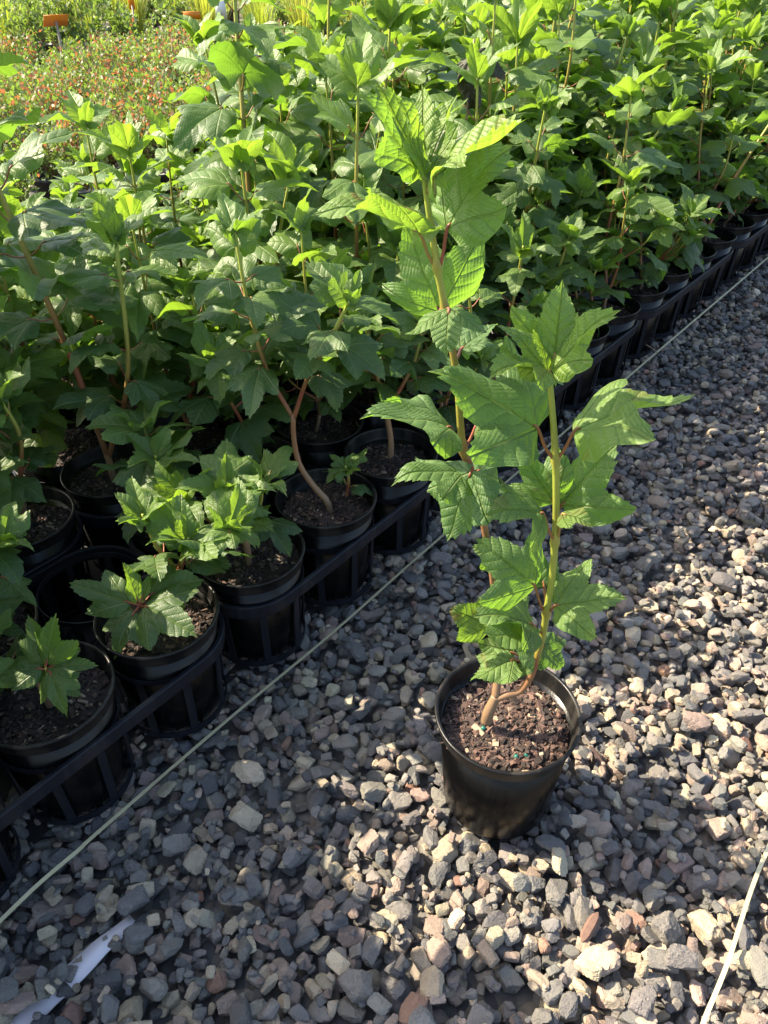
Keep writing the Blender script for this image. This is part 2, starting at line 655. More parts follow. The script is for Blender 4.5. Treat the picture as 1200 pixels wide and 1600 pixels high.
# ------------------------------------------------------------------ leaves
TRI = np.array([(0, 1.0), (7, .86), (12, .765), (18, .62), (23, .525), (28, .57), (35, .68), (43, .77), (49, .66), (57, .55), (67, .46), (80, .37), (95, .28), (112, .19), (132, .10)])
OVA = np.array([(0, 1.0), (8, .93), (15, .86), (24, .76), (34, .67), (45, .59), (57, .51), (70, .43), (82, .36), (95, .29), (112, .2), (132, .1)])


def add_leaf(mb, base, d, nrm, L, wid=1.0, lobe=0.8, fold=0.3, droop=0.5, young=0.3, rnd=0.5, wear=0.0, nth=20, nr=5, wav=1.0, r=rng):
    """a toothed three-lobed blade; d = direction the midrib leaves the stalk, nrm = side that faces the light"""
    half = np.r_[np.linspace(0, 43, nth * 43 // 100 + 5), np.linspace(43, 132, nth - nth * 43 // 100 - 3)[1:]]
    th = np.r_[-half[::-1], half[1:]]
    a = np.abs(th)
    rad = lobe * np.interp(a, TRI[:, 0], TRI[:, 1]) + (1 - lobe) * np.interp(a, OVA[:, 0], OVA[:, 1])
    asym = 1 + 0.07 * r.normal() * np.sign(th) * np.minimum(a / 40, 1)
    rad = rad * asym
    tooth = np.where((np.arange(len(th)) + len(th) // 2) % 2 == 0, 1.0, -0.8) * 0.027 * np.clip(1.15 - a / 120, 0.15, 1) * (1 + 0.55 * r.normal(size=len(th)))
    tooth[len(th) // 2] = abs(tooth[len(th) // 2])
    rad = rad * (1 + tooth)
    ts = np.linspace(0, 1, nr + 1) ** 0.85
    ts[0] = 0.015
    R_, T_ = np.meshgrid(ts, np.radians(th), indexing='ij')
    rr = R_ * rad[None, :]
    x = rr * np.sin(T_) * wid
    y = rr * np.cos(T_)
    # relief
    ax = np.abs(x)
    z = fold * (np.sqrt(x * x + 0.006) - 0.0775) * (1 - 0.35 * ax)
    side = np.clip((np.abs(np.degrees(T_)) - 24) / 25, 0, 1) * R_
    z -= 0.20 * side * R_ * r.uniform(0.3, 1.2)
    ph = r.uniform(0, 6.28, 4)
    z += wav * 0.042 * np.sin(8 * y + ph[0]) * R_ ** 2 + wav * 0.036 * np.sin(11 * x + 4 * y + ph[1]) * R_ ** 2
    z += wav * 0.03 * R_ ** 3 * np.sin(3.2 * np.radians(th)[None, :] * 3 + ph[2])
    # quilting between the veins
    wing = np.abs(np.degrees(T_))
    z += -0.012 * np.exp(-(x / 0.03) ** 2)
    # twist and droop along the midrib
    tw = r.normal(0, 0.22) * y
    x, z = x * np.cos(tw) - z * np.sin(tw), x * np.sin(tw) + z * np.cos(tw)
    kd = droop + 1e-3
    Rb = 1 / kd
    ang = np.clip(y, -0.3, None) * kd
    yy = (Rb + z) * np.sin(ang)
    zz = (Rb + z) * np.cos(ang) - Rb
    d = norm(d)
    nn = norm(np.asarray(nrm, float) - d * (np.asarray(nrm, float) @ d))
    xx = np.cross(d, nn)
    P = np.asarray(base) + L * (x[..., None] * xx + yy[..., None] * d + zz[..., None] * nn)
    m, n = P.shape[:2]
    idx = np.arange(m * n).reshape(m, n)
    q = np.stack([idx[:-1, :-1], idx[:-1, 1:], idx[1:, 1:], idx[1:, :-1]], -1).reshape(-1, 4)
    # winding: front face towards nn
    e1 = P[1, n // 2 + 3] - P[0, n // 2]
    e2 = P[m - 1, n // 2] - P[0, n // 2]
    if np.cross(e1, e2) @ nn < 0:
        pass
    # vein coordinates per face from the nearest lobe midrib (flat leaf)
    fx = (rr * np.sin(T_) * wid).reshape(-1)
    fy = (rr * np.cos(T_)).reshape(-1)
    thc = np.degrees(T_).reshape(-1)[q].mean(1)
    la = np.where(np.abs(thc) < 24, 0.0, np.sign(thc) * 43.0)
    la = np.radians(np.where(lobe < 0.35, la * 0.75, la))
    la = np.arctan2(np.sin(la) * wid, np.cos(la))
    qa = fx[q] * np.sin(la)[:, None] + fy[q] * np.cos(la)[:, None]
    qb = fx[q] * np.cos(la)[:, None] - fy[q] * np.sin(la)[:, None]
    mb.add(P.reshape(-1, 3), q[:, ::-1] if FLIP else q, None, (young, rnd, wear), np.stack([qa, qb], -1)[:, ::-1] if FLIP else np.stack([qa, qb], -1))


FLIP = False


def petiole(mb, a, b, d_end, r0=0.0013, green=0.5, sides=6):
    a, b = np.asarray(a, float), np.asarray(b, float)
    m = (a + b) / 2 + np.array([0, 0, -0.10]) * np.linalg.norm(b - a)
    e = b + norm(d_end) * 0.006
    p = smoothpath([(*a, r0 * 1.25), (*m, r0), (*b, r0), (*e, r0 * .6)], 8)
    tube(mb, p, sides, [(green, 0.5, 0)] * len(p))


def grow(stem_mb, leaf_mb, pts, nodes, Lmax, r, top=True, young0=0.15, lean=None, hue=0.0, big=True, nth=20, nr=5, start=0.25, droopy=0.6, wear=0.1, lo=0.55):
    """one shoot: a tube along pts, opposite leaf pairs at every node, a tuft of young leaves at the tip"""
    path = smoothpath(pts, max(10, len(pts) * 5))
    n = len(path)
    tt = np.linspace(0, 1, n)
    cols = np.c_[np.clip(hue + tt * (0.95 - hue * .5), 0, 1), np.full(n, .5), np.zeros(n)]
    path[:, 3] *= 1 + 0.0 * tt
    tube(stem_mb, path, 8, cols)
    phi = r.uniform(0, np.pi)
    for i in range(nodes):
        t = start + (0.84 - start) * i / max(nodes - 1, 1)
        s = t * (n - 1)
        k = min(int(s), n - 2)
        p = path[k] * (1 - (s - k)) + path[k + 1] * (s - k)
        ax = norm(path[k + 1, :3] - path[k, :3])
        u = norm(np.cross(ax, [0.3, 0.9, 0.1]))
        v = np.cross(ax, u)
        ph = phi + (np.pi / 2) * i + r.normal(0, 0.2)
        # node ring
        for sgn in (0, np.pi):
            if r.random() < 0.06:
                continue
            o = np.cos(ph + sgn) * u + np.sin(ph + sgn) * v
            size = Lmax * (lo + (1 - lo) * math.sin(min(1, t * 1.25) * np.pi * 0.62)) * r.uniform(0.78, 1.1)
            if t > 0.8:
                size *= 1 - 1.6 * (t - 0.8)
            elev = r.uniform(0.25, 0.75) + 0.5 * max(0, t - 0.7) / .3
            pd = norm(o * math.cos(elev) + ax * math.sin(elev))
            pl = size * r.uniform(0.22, 0.40)
            b = p[:3] + pd * pl
            le = elev - r.uniform(0.15, 0.75)
            up = np.array([0, 0, 1.0])
            o2 = norm(o + np.array([r.normal(0, .2), r.normal(0, .2), 0]))
            d = norm(o2 * math.cos(le) + up * math.sin(le))
            nr_ = norm(up * math.cos(le) - o2 * math.sin(le) + r.normal(0, 0.22, 3))
            yg = float(np.clip(young0 + 0.75 * max(0, t - 0.62) / .38 + r.normal(0, .06), 0, 1))
            petiole(stem_mb, p[:3] + o * p[3] * .7, b, d, 0.0012, 0.42 + 0.25 * r.random())
            add_leaf(leaf_mb, b, d, nr_, size, r.uniform(0.85, 1.15), r.uniform(0.55, 1.0), r.uniform(0.05, 0.5), r.uniform(0.2, 1.0) * droopy * 1.6, yg, r.random(), wear * (r.random() < .25), nth, nr, 1.0, r)
    if top:
        p = path[-1]
        ax = norm(path[-1, :3] - path[-3, :3])
        u = norm(np.cross(ax, [0.3, 0.9, 0.1]))
        v = np.cross(ax, u)
        for i in range(4):
            ph = phi + i * np.pi + (i // 2) * 1.571 + r.normal(0, .25)
            o = np.cos(ph) * u + np.sin(ph) * v
            el = 0.75 + 0.28 * (i // 2) + r.normal(0, .14)
            d = norm(o * math.cos(el) + ax * math.sin(el))
            nn = norm(ax * math.cos(el) - o * math.sin(el))
            size = Lmax * r.uniform(0.62, 0.98) * (1 - 0.16 * (i // 2))
            add_leaf(leaf_mb, p[:3] + o * .002 - ax * .002 * (6 - i), d, nn, size, r.uniform(.5, .8), r.uniform(.3, .85), r.uniform(.4, .8), r.uniform(.2, 1.0), float(np.clip(.42 + young0 + .08 * i + r.normal(0, .06), 0, 1)), r.random(), 0, nth, nr, 0.8, r)


# ------------------------------------------------------------------ pots and growing mix
SOIL_Z = 0.168


def pot_mesh():
    m = MB()
    lathe(m, [(0.0, 0.004), (0.060, 0.004), (0.062, 0.0), (0.069, 0.0), (0.0735, 0.005), (0.0755, 0.012), (0.0765, 0.014), (0.0895, 0.174), (0.0872, 0.1745), (0.080, 0.10), (0.072, 0.012), (0.0, 0.012)], 72)
    return m.mesh('pot')


def rim_mesh():
    m = MB()
    lathe(m, [(0.0893, 0.173), (0.0918, 0.1735), (0.0925, 0.1755), (0.0945, 0.192), (0.0968, 0.1935), (0.0975, 0.1955), (0.0968, 0.1975), (0.0948, 0.1980), (0.0925, 0.1972), (0.0916, 0.1945), (0.0900, 0.1800), (0.0870, 0.1735)], 72)
    return m.mesh('rim')


def mix_mesh(chips, seed, rad=0.0872, bright=0.0):
    r = np.random.default_rng(seed)
    m = MB()
    nr_, na = 12, 48
    V = [(0, 0, SOIL_Z + .004)]
    ph = r.uniform(0, 6.28, 6)

    def hz(x, y):
        return SOIL_Z + 0.004 * np.sin(34 * x + ph[0]) * np.cos(29 * y + ph[1]) + 0.003 * np.sin(75 * x + ph[2] + 60 * y) - 5.0 * np.maximum(np.hypot(x, y) - .05, 0) ** 2
    for i in range(1, nr_ + 1):
        for j in range(na):
            a = 2 * np.pi * j / na
            q = rad * i / nr_
            x, y = q * math.cos(a), q * math.sin(a)
            V.append((x, y, hz(x, y) + r.normal(0, .0012)))
    Q = [(1 + (i - 1) * na + j, 1 + (i - 1) * na + (j + 1) % na, 1 + i * na + (j + 1) % na, 1 + i * na + j) for i in range(1, nr_) for j in range(na)]
    T = [(0, 1 + j, 1 + (j + 1) % na) for j in range(na)]
    Q = [tuple(reversed(q)) for q in Q]
    Q = [q[::-1] for q in Q]
    m.add(V, Q, T, (0.12, 0, 0))
    for i in range(chips):
        q = (rad - .004) * math.sqrt(r.random())
        a = r.uniform(0, 6.28)
        x, y = q * math.cos(a), q * math.sin(a)
        big = r.random() < 0.25
        s = r.uniform(0.0028, 0.0056) if big else r.uniform(0.0010, 0.0026)
        half = np.array([s * r.uniform(.9, 1.9), s * r.uniform(.45, .9), s * r.uniform(.15, .42)])
        if r.random() < .06:
            half = np.array([r.uniform(.006, .016), .0008, .0006])
        ax = np.linalg.qr(np.eye(3) + 0.0 * r.normal(size=(3, 3)))[0]
        t = r.normal(0, .42, 2)
        yw = r.uniform(0, 6.28)
        Rz = np.array([[math.cos(yw), math.sin(yw), 0], [-math.sin(yw), math.cos(yw), 0], [0, 0, 1]])
        Rx = np.array([[1, 0, 0], [0, math.cos(t[0]), math.sin(t[0])], [0, -math.sin(t[0]), math.cos(t[0])]])
        Ry = np.array([[math.cos(t[1]), 0, -math.sin(t[1])], [0, 1, 0], [math.sin(t[1]), 0, math.cos(t[1])]])
        c = float(np.clip(r.beta(1.6, 2.2) + bright, 0, 1)) if r.random() > .05 else 1.0
        box(m, (x, y, hz(x, y) + half[2] * .8 + .001), Rx @ Ry @ Rz, half, (c, 0, 0), r.uniform(.55, 1.0))
    return m.mesh('potting_mix', False)


POT, RIM = pot_mesh(), rim_mesh()
POT.materials.append(M_POT)
RIM.materials.append(M_RIM)
MIX = [mix_mesh(750, 11, bright=.0), mix_mesh(700, 12, bright=-.05), mix_mesh(700, 13, bright=-.1)]
for q in MIX:
    q.materials.append(M_SOIL)


def potted(loc, rz, mix, with_rim=True, slim=1.0):
    t = thing('potted_plant', loc, rz)
    p = link('pot', POT, None, t)
    if slim < 1:
        p.scale = (slim, slim, 1)
    if with_rim:
        link('rim', RIM, None, p)
    o = link('potting_mix', mix, None, t)
    o.scale = (slim, slim, 1)
    return t


# ------------------------------------------------------------------ trays
def tray():
    t = thing('carry_tray', (0, 0, 0))
    hx, hy, rc = 2 * PITCH_POT - 0.006, PITCH_POT - 0.009, 0.085
    loop = []
    for cx, cy, a0 in ((hx - rc, hy - rc, 0), (-hx + rc, hy - rc, 90), (-hx + rc, -hy + rc, 180), (hx - rc, -hy + rc, 270)):
        for a in np.linspace(a0, a0 + 90, 12):
            loop.append((cx + rc * math.cos(math.radians(a)), cy + rc * math.sin(math.radians(a)), math.cos(math.radians(a)), math.sin(math.radians(a))))
    L = np.array(loop)
    # section of the rail: (outward, z)
    sec = [(0.0, 0.130), (0.0035, 0.129), (0.0045, 0.1325), (0.0045, 0.1485), (0.0065, 0.1505), (0.0065, 0.1545), (0.0045, 0.156), (-0.0005, 0.156), (-0.0015, 0.154), (-0.0005, 0.132)]
    m = MB()
    n, k = len(L), len(sec)
    V = np.concatenate([np.c_[L[:, 0] + o * L[:, 2], L[:, 1] + o * L[:, 3], np.full(n, z)] for o, z in sec])
    Q = [(i * n + j, i * n + (j + 1) % n, ((i + 1) % k) * n + (j + 1) % n, ((i + 1) % k) * n + j) for i in range(k) for j in range(n)]
    m.add(V, Q)
    m.build('rail', M_TRAY, t, smooth=False)
    c = MB()
    # upper ring, lower ring, sloping bars of one cell
    for r0, r1, z0, z1, th in ((0.0858, 0.0866, 0.136, 0.145, 0.0025), (0.0790, 0.0805, 0.001, 0.014, 0.003)):
        lathe(c, [(r0 - th / 2, z0), (r0 + th / 2, z0), (r1 + th / 2, z1), (r1 - th / 2, z1), (r0 - th / 2, z0)], 48)
    lathe(c, [(0.030, 0.001), (0.034, 0.001), (0.034, 0.004), (0.030, 0.004), (0.030, 0.001)], 24)
    for j in range(8):
        a = 2 * np.pi * (j + .25) / 8
        o = np.array([math.cos(a), math.sin(a), 0])
        u = np.array([-math.sin(a), math.cos(a), 0])
        lo, hi = o * 0.0797 + [0, 0, .012], o * 0.0865 + [0, 0, .138]
        ax = np.array([u, np.cross(norm(hi - lo), u), norm(hi - lo)])
        box(c, (lo + hi) / 2, ax, (0.0062, 0.0014, np.linalg.norm(hi - lo) / 2))
        if j % 2 == 0:
            box(c, o * .057 + [0, 0, .0032], np.array([o, u, [0, 0, 1]]), (.026, .004, .0015))
    cm = c.mesh('cell', True)
    cm.set_sharp_from_angle(angle=math.radians(35))
    cm.materials.append(M_TRAY)
    for i in range(4):
        for j in range(2):
            o = link('cell', cm, None, t)
            o.location = ((i - 1.5) * PITCH_POT, (j - .5) * PITCH_POT, 0)
            o.rotation_euler = (0, 0, 0.35 * i + j)
    return t


def copy_tree(o, parent=None):
    c = o.copy()
    COL.objects.link(c)
    if parent is not None:
        c.parent = parent
    for ch in list(o.children):
        copy_tree(ch, c)
    return c


KMIN, KMAX, ROWS = -2, 29, 8


def shown(p, mx, my0=1.15, my1=1.6):
    """is anything between the ground and 0.8 m above this spot inside the picture, with a margin"""
    for z in (0.0, 0.2, 0.5, 0.8):
        X_, Y_, d = view((p[0], p[1], z))
        if d > 0.05 and abs(X_) < mx and -my0 < Y_ < my1:
            return True
    return False


tray0 = tray()
first = True
ORD = ['nearest', 'second', 'third', 'fourth', 'fifth', 'sixth', 'seventh', 'eighth', 'ninth']
for j in range(ROWS // 2):
    for m_ in range(8):
        k0 = 4 * m_ - 1
        c = spot(k0 + 1.5, 2 * j + .5)
        vis = [shown(spot(k0 + i, 2 * j + q), 1.12) for i in range(4) for q in range(2)]
        if not any(vis):
            continue
        if j >= 2 and m_ > 2:
            continue
        t = tray0 if first else copy_tree(tray0)
        first = False
        t.location = (c[0], c[1], 0.0)
        t.rotation_euler = (0, 0, BED_ANG)
        if j == 0:
            tag(t, 'black plastic cage tray holding pots beside the gravel, %s along the front edge' % ORD[m_], 'plant tray', 'cage trays under the nursery pots')
        else:
            tag(t, 'black plastic cage tray hidden among foliage behind the front trays', 'plant tray', 'cage trays under the nursery pots')

# ---- read off the photograph, world metres
TRUNK = [ (0.1356,0.6392,0.1890,0.0075), (0.1377,0.6412,0.2078,0.0075), (0.1455,0.6472,0.2315,0.0060) ]
STEM_R = [ (0.1424,0.6452,0.2263,0.0050), (0.1579,0.6472,0.2328,0.0048), (0.1763,0.6512,0.2369,0.0046), (0.1872,0.6532,0.2597,0.0043), (0.1914,0.6542,0.2949,0.0042), (0.1943,0.6552,0.3366,0.0042), (0.1937,0.6542,0.3772,0.0042), (0.1918,0.6512,0.4384,0.0041), (0.1866,0.6472,0.4938,0.0040), (0.1823,0.6462,0.5342,0.0038), (0.1725,0.6462,0.6015,0.0036), (0.1619,0.6472,0.6576,0.0031), (0.1537,0.6472,0.6971,0.0026) ]
STEM_L = [ (0.1449,0.6472,0.2290,0.0055), (0.1469,0.6612,0.2627,0.0050), (0.1417,0.6732,0.3268,0.0047), (0.1297,0.6812,0.4111,0.0044), (0.1092,0.6852,0.5042,0.0040), (0.0928,0.6852,0.5649,0.0039), (0.0830,0.6842,0.5900,0.0040), (0.0728,0.6812,0.6670,0.0036), (0.0647,0.6792,0.7090,0.0036), (0.0545,0.6772,0.7544,0.0034), (0.0473,0.6762,0.7862,0.0033), (0.0394,0.6732,0.8272,0.0028), (0.0320,0.6712,0.8673,0.0022) ]
HERO_LEAVES = [
    ((0.046,0.676,0.786),(0.031,0.671,0.818),(-0.064,0.651,0.844),(-0.1, 0.1, 1),1.0,0.6,0.55,0.7,0.75),
    ((0.050,0.676,0.787),(0.054,0.671,0.821),(0.104,0.681,0.891),(-0.35, -0.75, 0.55),1.15,0.8,0.45,0.5,0.45),
    ((0.053,0.679,0.745),(0.053,0.701,0.734),(0.016,0.711,0.820),(0.0, -0.85, 0.5),1.2,0.8,0.12,0.3,0.3),
    ((0.053,0.677,0.746),(0.058,0.656,0.756),(0.054,0.616,0.727),(0.1, -0.5, 0.85),1.5,0.9,0.15,0.4,0.4),
    ((0.033,0.671,0.866),(0.028,0.669,0.869),(-0.025,0.651,0.932),(0.45, -0.65, 0.6),0.44,0.3,0.6,0.3,0.4),
    ((0.033,0.671,0.866),(0.032,0.673,0.867),(-0.007,0.681,0.935),(0.6, -0.6, 0.3),0.45,0.2,0.8,0.1,0.9),
    ((0.033,0.671,0.866),(0.033,0.663,0.869),(0.008,0.656,0.929),(0.7, -0.5, 0.3),0.38,0.2,0.9,0.1,0.95),
    ((0.036,0.671,0.851),(0.040,0.666,0.865),(0.109,0.631,0.918),(-0.45, -0.1, 0.9),0.95,0.7,0.6,0.25,0.95),
    ((0.033,0.671,0.866),(0.038,0.681,0.866),(0.059,0.711,0.923),(-0.3, -0.8, 0.4),0.7,0.6,0.5,0.2,0.8),
    ((0.033,0.671,0.866),(0.036,0.681,0.868),(0.029,0.721,0.929),(0.1, -0.8, 0.4),0.7,0.5,0.5,0.2,0.9),
    ((0.083,0.684,0.590),(0.067,0.661,0.629),(-0.024,0.621,0.663),(0.05, -0.45, 0.9),1.05,0.75,0.3,0.75,0.25),
    ((0.085,0.684,0.590),(0.097,0.691,0.616),(0.141,0.701,0.605),(-0.15, -0.75, 0.6),1.35,0.95,0.2,0.5,0.4),
    ((0.092,0.685,0.558),(0.084,0.663,0.573),(0.004,0.631,0.585),(-0.05, -0.45, 0.9),0.95,0.8,0.25,0.7,0.3),
    ((0.092,0.685,0.558),(0.089,0.651,0.582),(0.068,0.631,0.504),(-0.25, -0.85, 0.35),1.15,0.35,0.1,0.3,0.12),
    ((0.095,0.685,0.555),(0.106,0.711,0.543),(0.151,0.736,0.494),(0.1, -0.5, 0.8),1.0,0.8,0.2,0.4,0.2),
    ((0.118,0.683,0.469),(0.141,0.701,0.418),(0.104,0.711,0.433),(-0.1, -0.6, 0.7),1.0,0.6,0.2,0.4,0.45),
    ((0.069,0.680,0.695),(0.077,0.711,0.690),(0.119,0.751,0.700),(0.1, -0.4, 0.9),1.0,0.8,0.2,0.5,0.2),
    ((0.171,0.646,0.601),(0.149,0.641,0.641),(0.040,0.646,0.699),(-0.05, -0.6, 0.8),1.15,0.95,0.3,0.6,0.25),
    ((0.174,0.646,0.601),(0.185,0.641,0.638),(0.294,0.631,0.686),(-0.15, -0.2, 0.95),1.0,0.95,0.55,0.45,0.6),
    ((0.154,0.647,0.696),(0.158,0.653,0.708),(0.162,0.681,0.776),(0.0, -0.9, 0.4),1.1,1.0,0.3,0.25,0.75),
    ((0.154,0.647,0.696),(0.155,0.643,0.702),(0.203,0.636,0.769),(-0.5, -0.35, 0.8),0.75,0.7,0.6,0.25,0.9),
    ((0.154,0.647,0.696),(0.152,0.646,0.700),(0.100,0.651,0.747),(0.35, -0.6, 0.75),0.8,0.8,0.5,0.25,0.85),
    ((0.154,0.647,0.696),(0.148,0.631,0.707),(0.088,0.601,0.723),(0.1, -0.3, 0.95),0.95,0.6,0.4,0.8,0.9),
    ((0.187,0.647,0.494),(0.166,0.633,0.542),(0.099,0.606,0.565),(0.05, -0.6, 0.8),1.2,1.0,0.25,0.8,0.35),
    ((0.189,0.647,0.494),(0.186,0.636,0.539),(0.215,0.611,0.543),(0.1, -0.3, 0.95),1.1,0.5,0.3,0.8,0.7),
    ((0.182,0.647,0.533),(0.185,0.671,0.528),(0.141,0.686,0.590),(-0.25, -0.8, 0.55),1.0,0.7,0.3,0.3,0.3),
    ((0.183,0.647,0.533),(0.194,0.671,0.525),(0.244,0.681,0.600),(0.1, -0.8, 0.55),1.3,1.0,0.12,0.4,0.3),
    ((0.192,0.654,0.377),(0.174,0.651,0.423),(0.099,0.661,0.489),(-0.1, -0.65, 0.75),1.15,0.8,0.3,0.5,0.3),
    ((0.193,0.654,0.385),(0.190,0.671,0.405),(0.175,0.696,0.448),(0.15, -0.8, 0.5),1.0,0.6,0.3,0.3,0.2),
    ((0.194,0.654,0.377),(0.200,0.646,0.397),(0.280,0.636,0.418),(0.0, -0.55, 0.85),1.25,1.0,0.25,0.5,0.45),
    ((0.164,0.661,0.275),(0.127,0.651,0.361),(0.075,0.651,0.390),(-0.2, -0.7, 0.6),1.15,0.3,0.15,0.4,0.75),
    ((0.195,0.655,0.340),(0.177,0.646,0.366),(0.100,0.621,0.412),(-0.1, -0.5, 0.85),1.2,0.7,0.25,0.5,0.45),
    ((0.193,0.655,0.329),(0.170,0.626,0.362),(0.107,0.591,0.407),(0.0, -0.6, 0.8),1.1,0.5,0.15,0.6,0.4),
    ((0.191,0.654,0.295),(0.157,0.631,0.321),(0.101,0.601,0.312),(-0.2, -0.6, 0.75),1.1,0.4,0.15,0.5,0.5),
    ((0.191,0.654,0.295),(0.161,0.651,0.310),(0.111,0.651,0.330),(-0.1, -0.6, 0.75),1.0,0.4,0.2,0.5,0.5),
    ((0.192,0.654,0.301),(0.203,0.681,0.291),(0.236,0.681,0.245),(0.4, -0.6, 0.6),1.1,0.4,0.2,0.4,0.15),
    ((0.191,0.654,0.295),(0.178,0.631,0.315),(0.161,0.621,0.297),(0.1, -0.7, 0.7),0.9,0.3,0.3,0.4,0.4),
    ((0.191,0.654,0.295),(0.172,0.636,0.327),(0.153,0.621,0.365),(0.1, -0.5, 0.9),0.8,0.3,0.4,0.4,0.9),
]
STRAP = [ (-0.522,0.417), (-0.493,0.463), (-0.461,0.513), (-0.423,0.562), (-0.403,0.591), (-0.257,0.777), (-0.093,0.975), (0.106,1.235), (0.332,1.508), (0.699,2.007), (1.014,2.420), (1.518,3.051), (2.999,4.898) ]
STRAP2 = [ (0.707,0.771), (0.592,0.630), (0.532,0.562), (0.473,0.488), (0.414,0.403), (0.371,0.348), (0.324,0.286) ]
WIRE = [ (0.660,1.971), (0.694,2.073), (0.729,2.103), (0.780,2.116), (0.815,2.103) ]
# ------------------------------------------------------------------ the bed: kinds of plant
LV = np.random.default_rng(21)


def prototype(seed, h, nst, nodes, Lmax, side=2, young0=0.2, nth=20, nr=5):
    """stem and foliage meshes of one bushy plant, heights above the pot base"""
    r = np.random.default_rng(seed)
    sm, lm = MB(), MB()
    base = np.array([r.normal(0, .01), r.normal(0, .01), SOIL_Z - .01])
    fork = base + [r.normal(0, .012), r.normal(0, .012), r.uniform(.035, .07)]
    tube(sm, smoothpath([(*base, .006), (*((base + fork) / 2 + [r.normal(0, .006), r.normal(0, .006), 0]), .0055), (*fork, .0048)], 8), 8, [(0.0, .5, 0)] * 8)
    for s in range(nst):
        a = r.uniform(0, 6.28) if s == 0 else a + 2.4 + r.normal(0, .4)
        hh = h * (1 if s == 0 else r.uniform(.6, .92))
        sp = r.uniform(.01, .06) if s == 0 else r.uniform(.05, .12)
        o = np.array([math.cos(a), math.sin(a), 0])
        top = fork + o * sp + [0, 0, hh]
        pts = [(*fork, .0046), (*(fork + o * sp * .5 + [r.normal(0, .008), r.normal(0, .008), hh * .3]), .004), (*(fork + o * sp * .85 + [r.normal(0, .008), r.normal(0, .008), hh * .65]), .0034), (*top, .0022)]
        grow(sm, lm, pts, max(4, int(nodes * hh / h)), Lmax, r, True, young0, hue=.12, nth=nth, nr=nr, start=.10)
        for q in range(side):
            t0 = r.uniform(.02, .5)
            p = smoothpath(pts, 20)[int(t0 * 19)]
            b = r.uniform(0, 6.28)
            o2 = np.array([math.cos(b), math.sin(b), 0])
            l2 = r.uniform(.06, .13)
            sp2 = [(*p[:3], .0026), (*(p[:3] + o2 * l2 * .5 + [0, 0, l2 * .45]), .0021), (*(p[:3] + o2 * l2 * .75 + [0, 0, l2]), .0015)]
            grow(sm, lm, sp2, 2, Lmax * .8, r, True, young0, hue=.3, nth=nth, nr=nr, start=.4)
    s_, l_ = sm.mesh('stem'), lm.mesh('foliage')
    s_.materials.append(M_STEM)
    l_.materials.append(M_LEAF)
    return s_, l_


TALL = [prototype(100 + i, h, ns, nd, lm_, sd) for i, (h, ns, nd, lm_, sd) in enumerate(
    [(.52, 2, 7, .128, 2), (.46, 2, 6, .120, 2), (.58, 2, 7, .130, 2), (.42, 3, 6, .122, 2), (.50, 2, 7, .132, 2), (.38, 3, 5, .125, 2), (.46, 2, 6, .118, 3), (.42, 2, 6, .126, 2), (.55, 1, 7, .130, 3), (.48, 2, 6, .115, 3)])]
SHORT = [prototype(200 + i, h, ns, nd, lm_, sd, .05) for i, (h, ns, nd, lm_, sd) in enumerate(
    [(.20, 2, 3, .100, 1), (.27, 2, 4, .105, 1), (.16, 2, 3, .098, 0), (.31, 2, 4, .108, 1)])]

def custom(name_seed, stems, leaves=(), Lmax=.085, young0=.04):
    """a plant of the front row read off the photograph: stems = lists of (dx,dy,dz,r) above the pot base, with node counts"""
    r = np.random.default_rng(name_seed)
    sm, lm = MB(), MB()
    for pts, nodes, L_, top, hue in stems:
        if nodes:
            grow(sm, lm, pts, nodes, L_, r, top, young0, hue=hue, nth=30, nr=7, start=.35, lo=.75)
        else:
            p = smoothpath(pts, 14)
            tube(sm, p, 10, np.c_[np.linspace(0, hue, 14), np.full(14, .5), np.zeros(14)])
    for node, b, tip, nn, wd, lobe, fold, droop, yg in leaves:
        b, tip = np.array(b), np.array(tip)
        petiole(sm, node, b, tip - b, .0013, .5)
        L = np.linalg.norm(tip - b)
        add_leaf(lm, b, norm(tip - b) + norm(nn) * droop * .45, nn, L * (1 + .06 * droop), wd, lobe, fold, droop, yg, r.random(), .2 * (r.random() < .2), 32, 9, .8, r)
    s_, l_ = sm.mesh('stem'), lm.mesh('foliage')
    s_.materials.append(M_STEM)
    l_.materials.append(M_LEAF)
    return s_, l_


S = SOIL_Z
FRONT = {}
# pot 1: low sprig to the right, a stem running off left
FRONT[1] = custom(1, [
    ([(.0, .0, S - .01, .006), (.0, .0, S + .025, .0055), (-.006, .004, S + .045, .005)], 0, 0, False, .1),
    ([(-.006, .004, S + .045, .0042), (-.05, .02, S + .05, .0038), (-.10, .05, S + .10, .0032), (-.12, .07, S + .17, .0024)], 4, .085, True, .15),
    ([(.0, .0, S + .03, .003), (.014, -.006, S + .06, .0025), (.02, -.008, S + .085, .0016)], 1, .05, False, .4)],
    [((.02, -.008, S + .085), (.022, -.006, S + .09), (.045, .012, S + .160), (-.1, -.85, .5), .8, .7, .25, .2, .35),
     ((.02, -.008, S + .08), (.027, -.014, S + .082), (.055, -.06, S + .052), (.1, -.5, .85), .85, .9, .2, .4, .3),
     ((.02, -.008, S + .08), (.026, -.006, S + .085), (.085, -.005, S + .085), (.1, -.5, .85), .7, .8, .2, .5, .3),
     ((.02, -.008, S + .08), (.012, -.008, S + .083), (-.05, -.015, S + .075), (-.1, -.5, .85), .8, .6, .2, .6, .3),
     ((.02, -.008, S + .085), (.018, .0, S + .09), (.0, .03, S + .14), (.1, -.8, .6), .8, .6, .25, .2, .3),
     ((.0, .0, S + .045), (-.02, -.008, S + .07), (-.065, -.02, S + .085), (-.1, -.4, .9), .9, .3, .15, .9, .7)], .07)
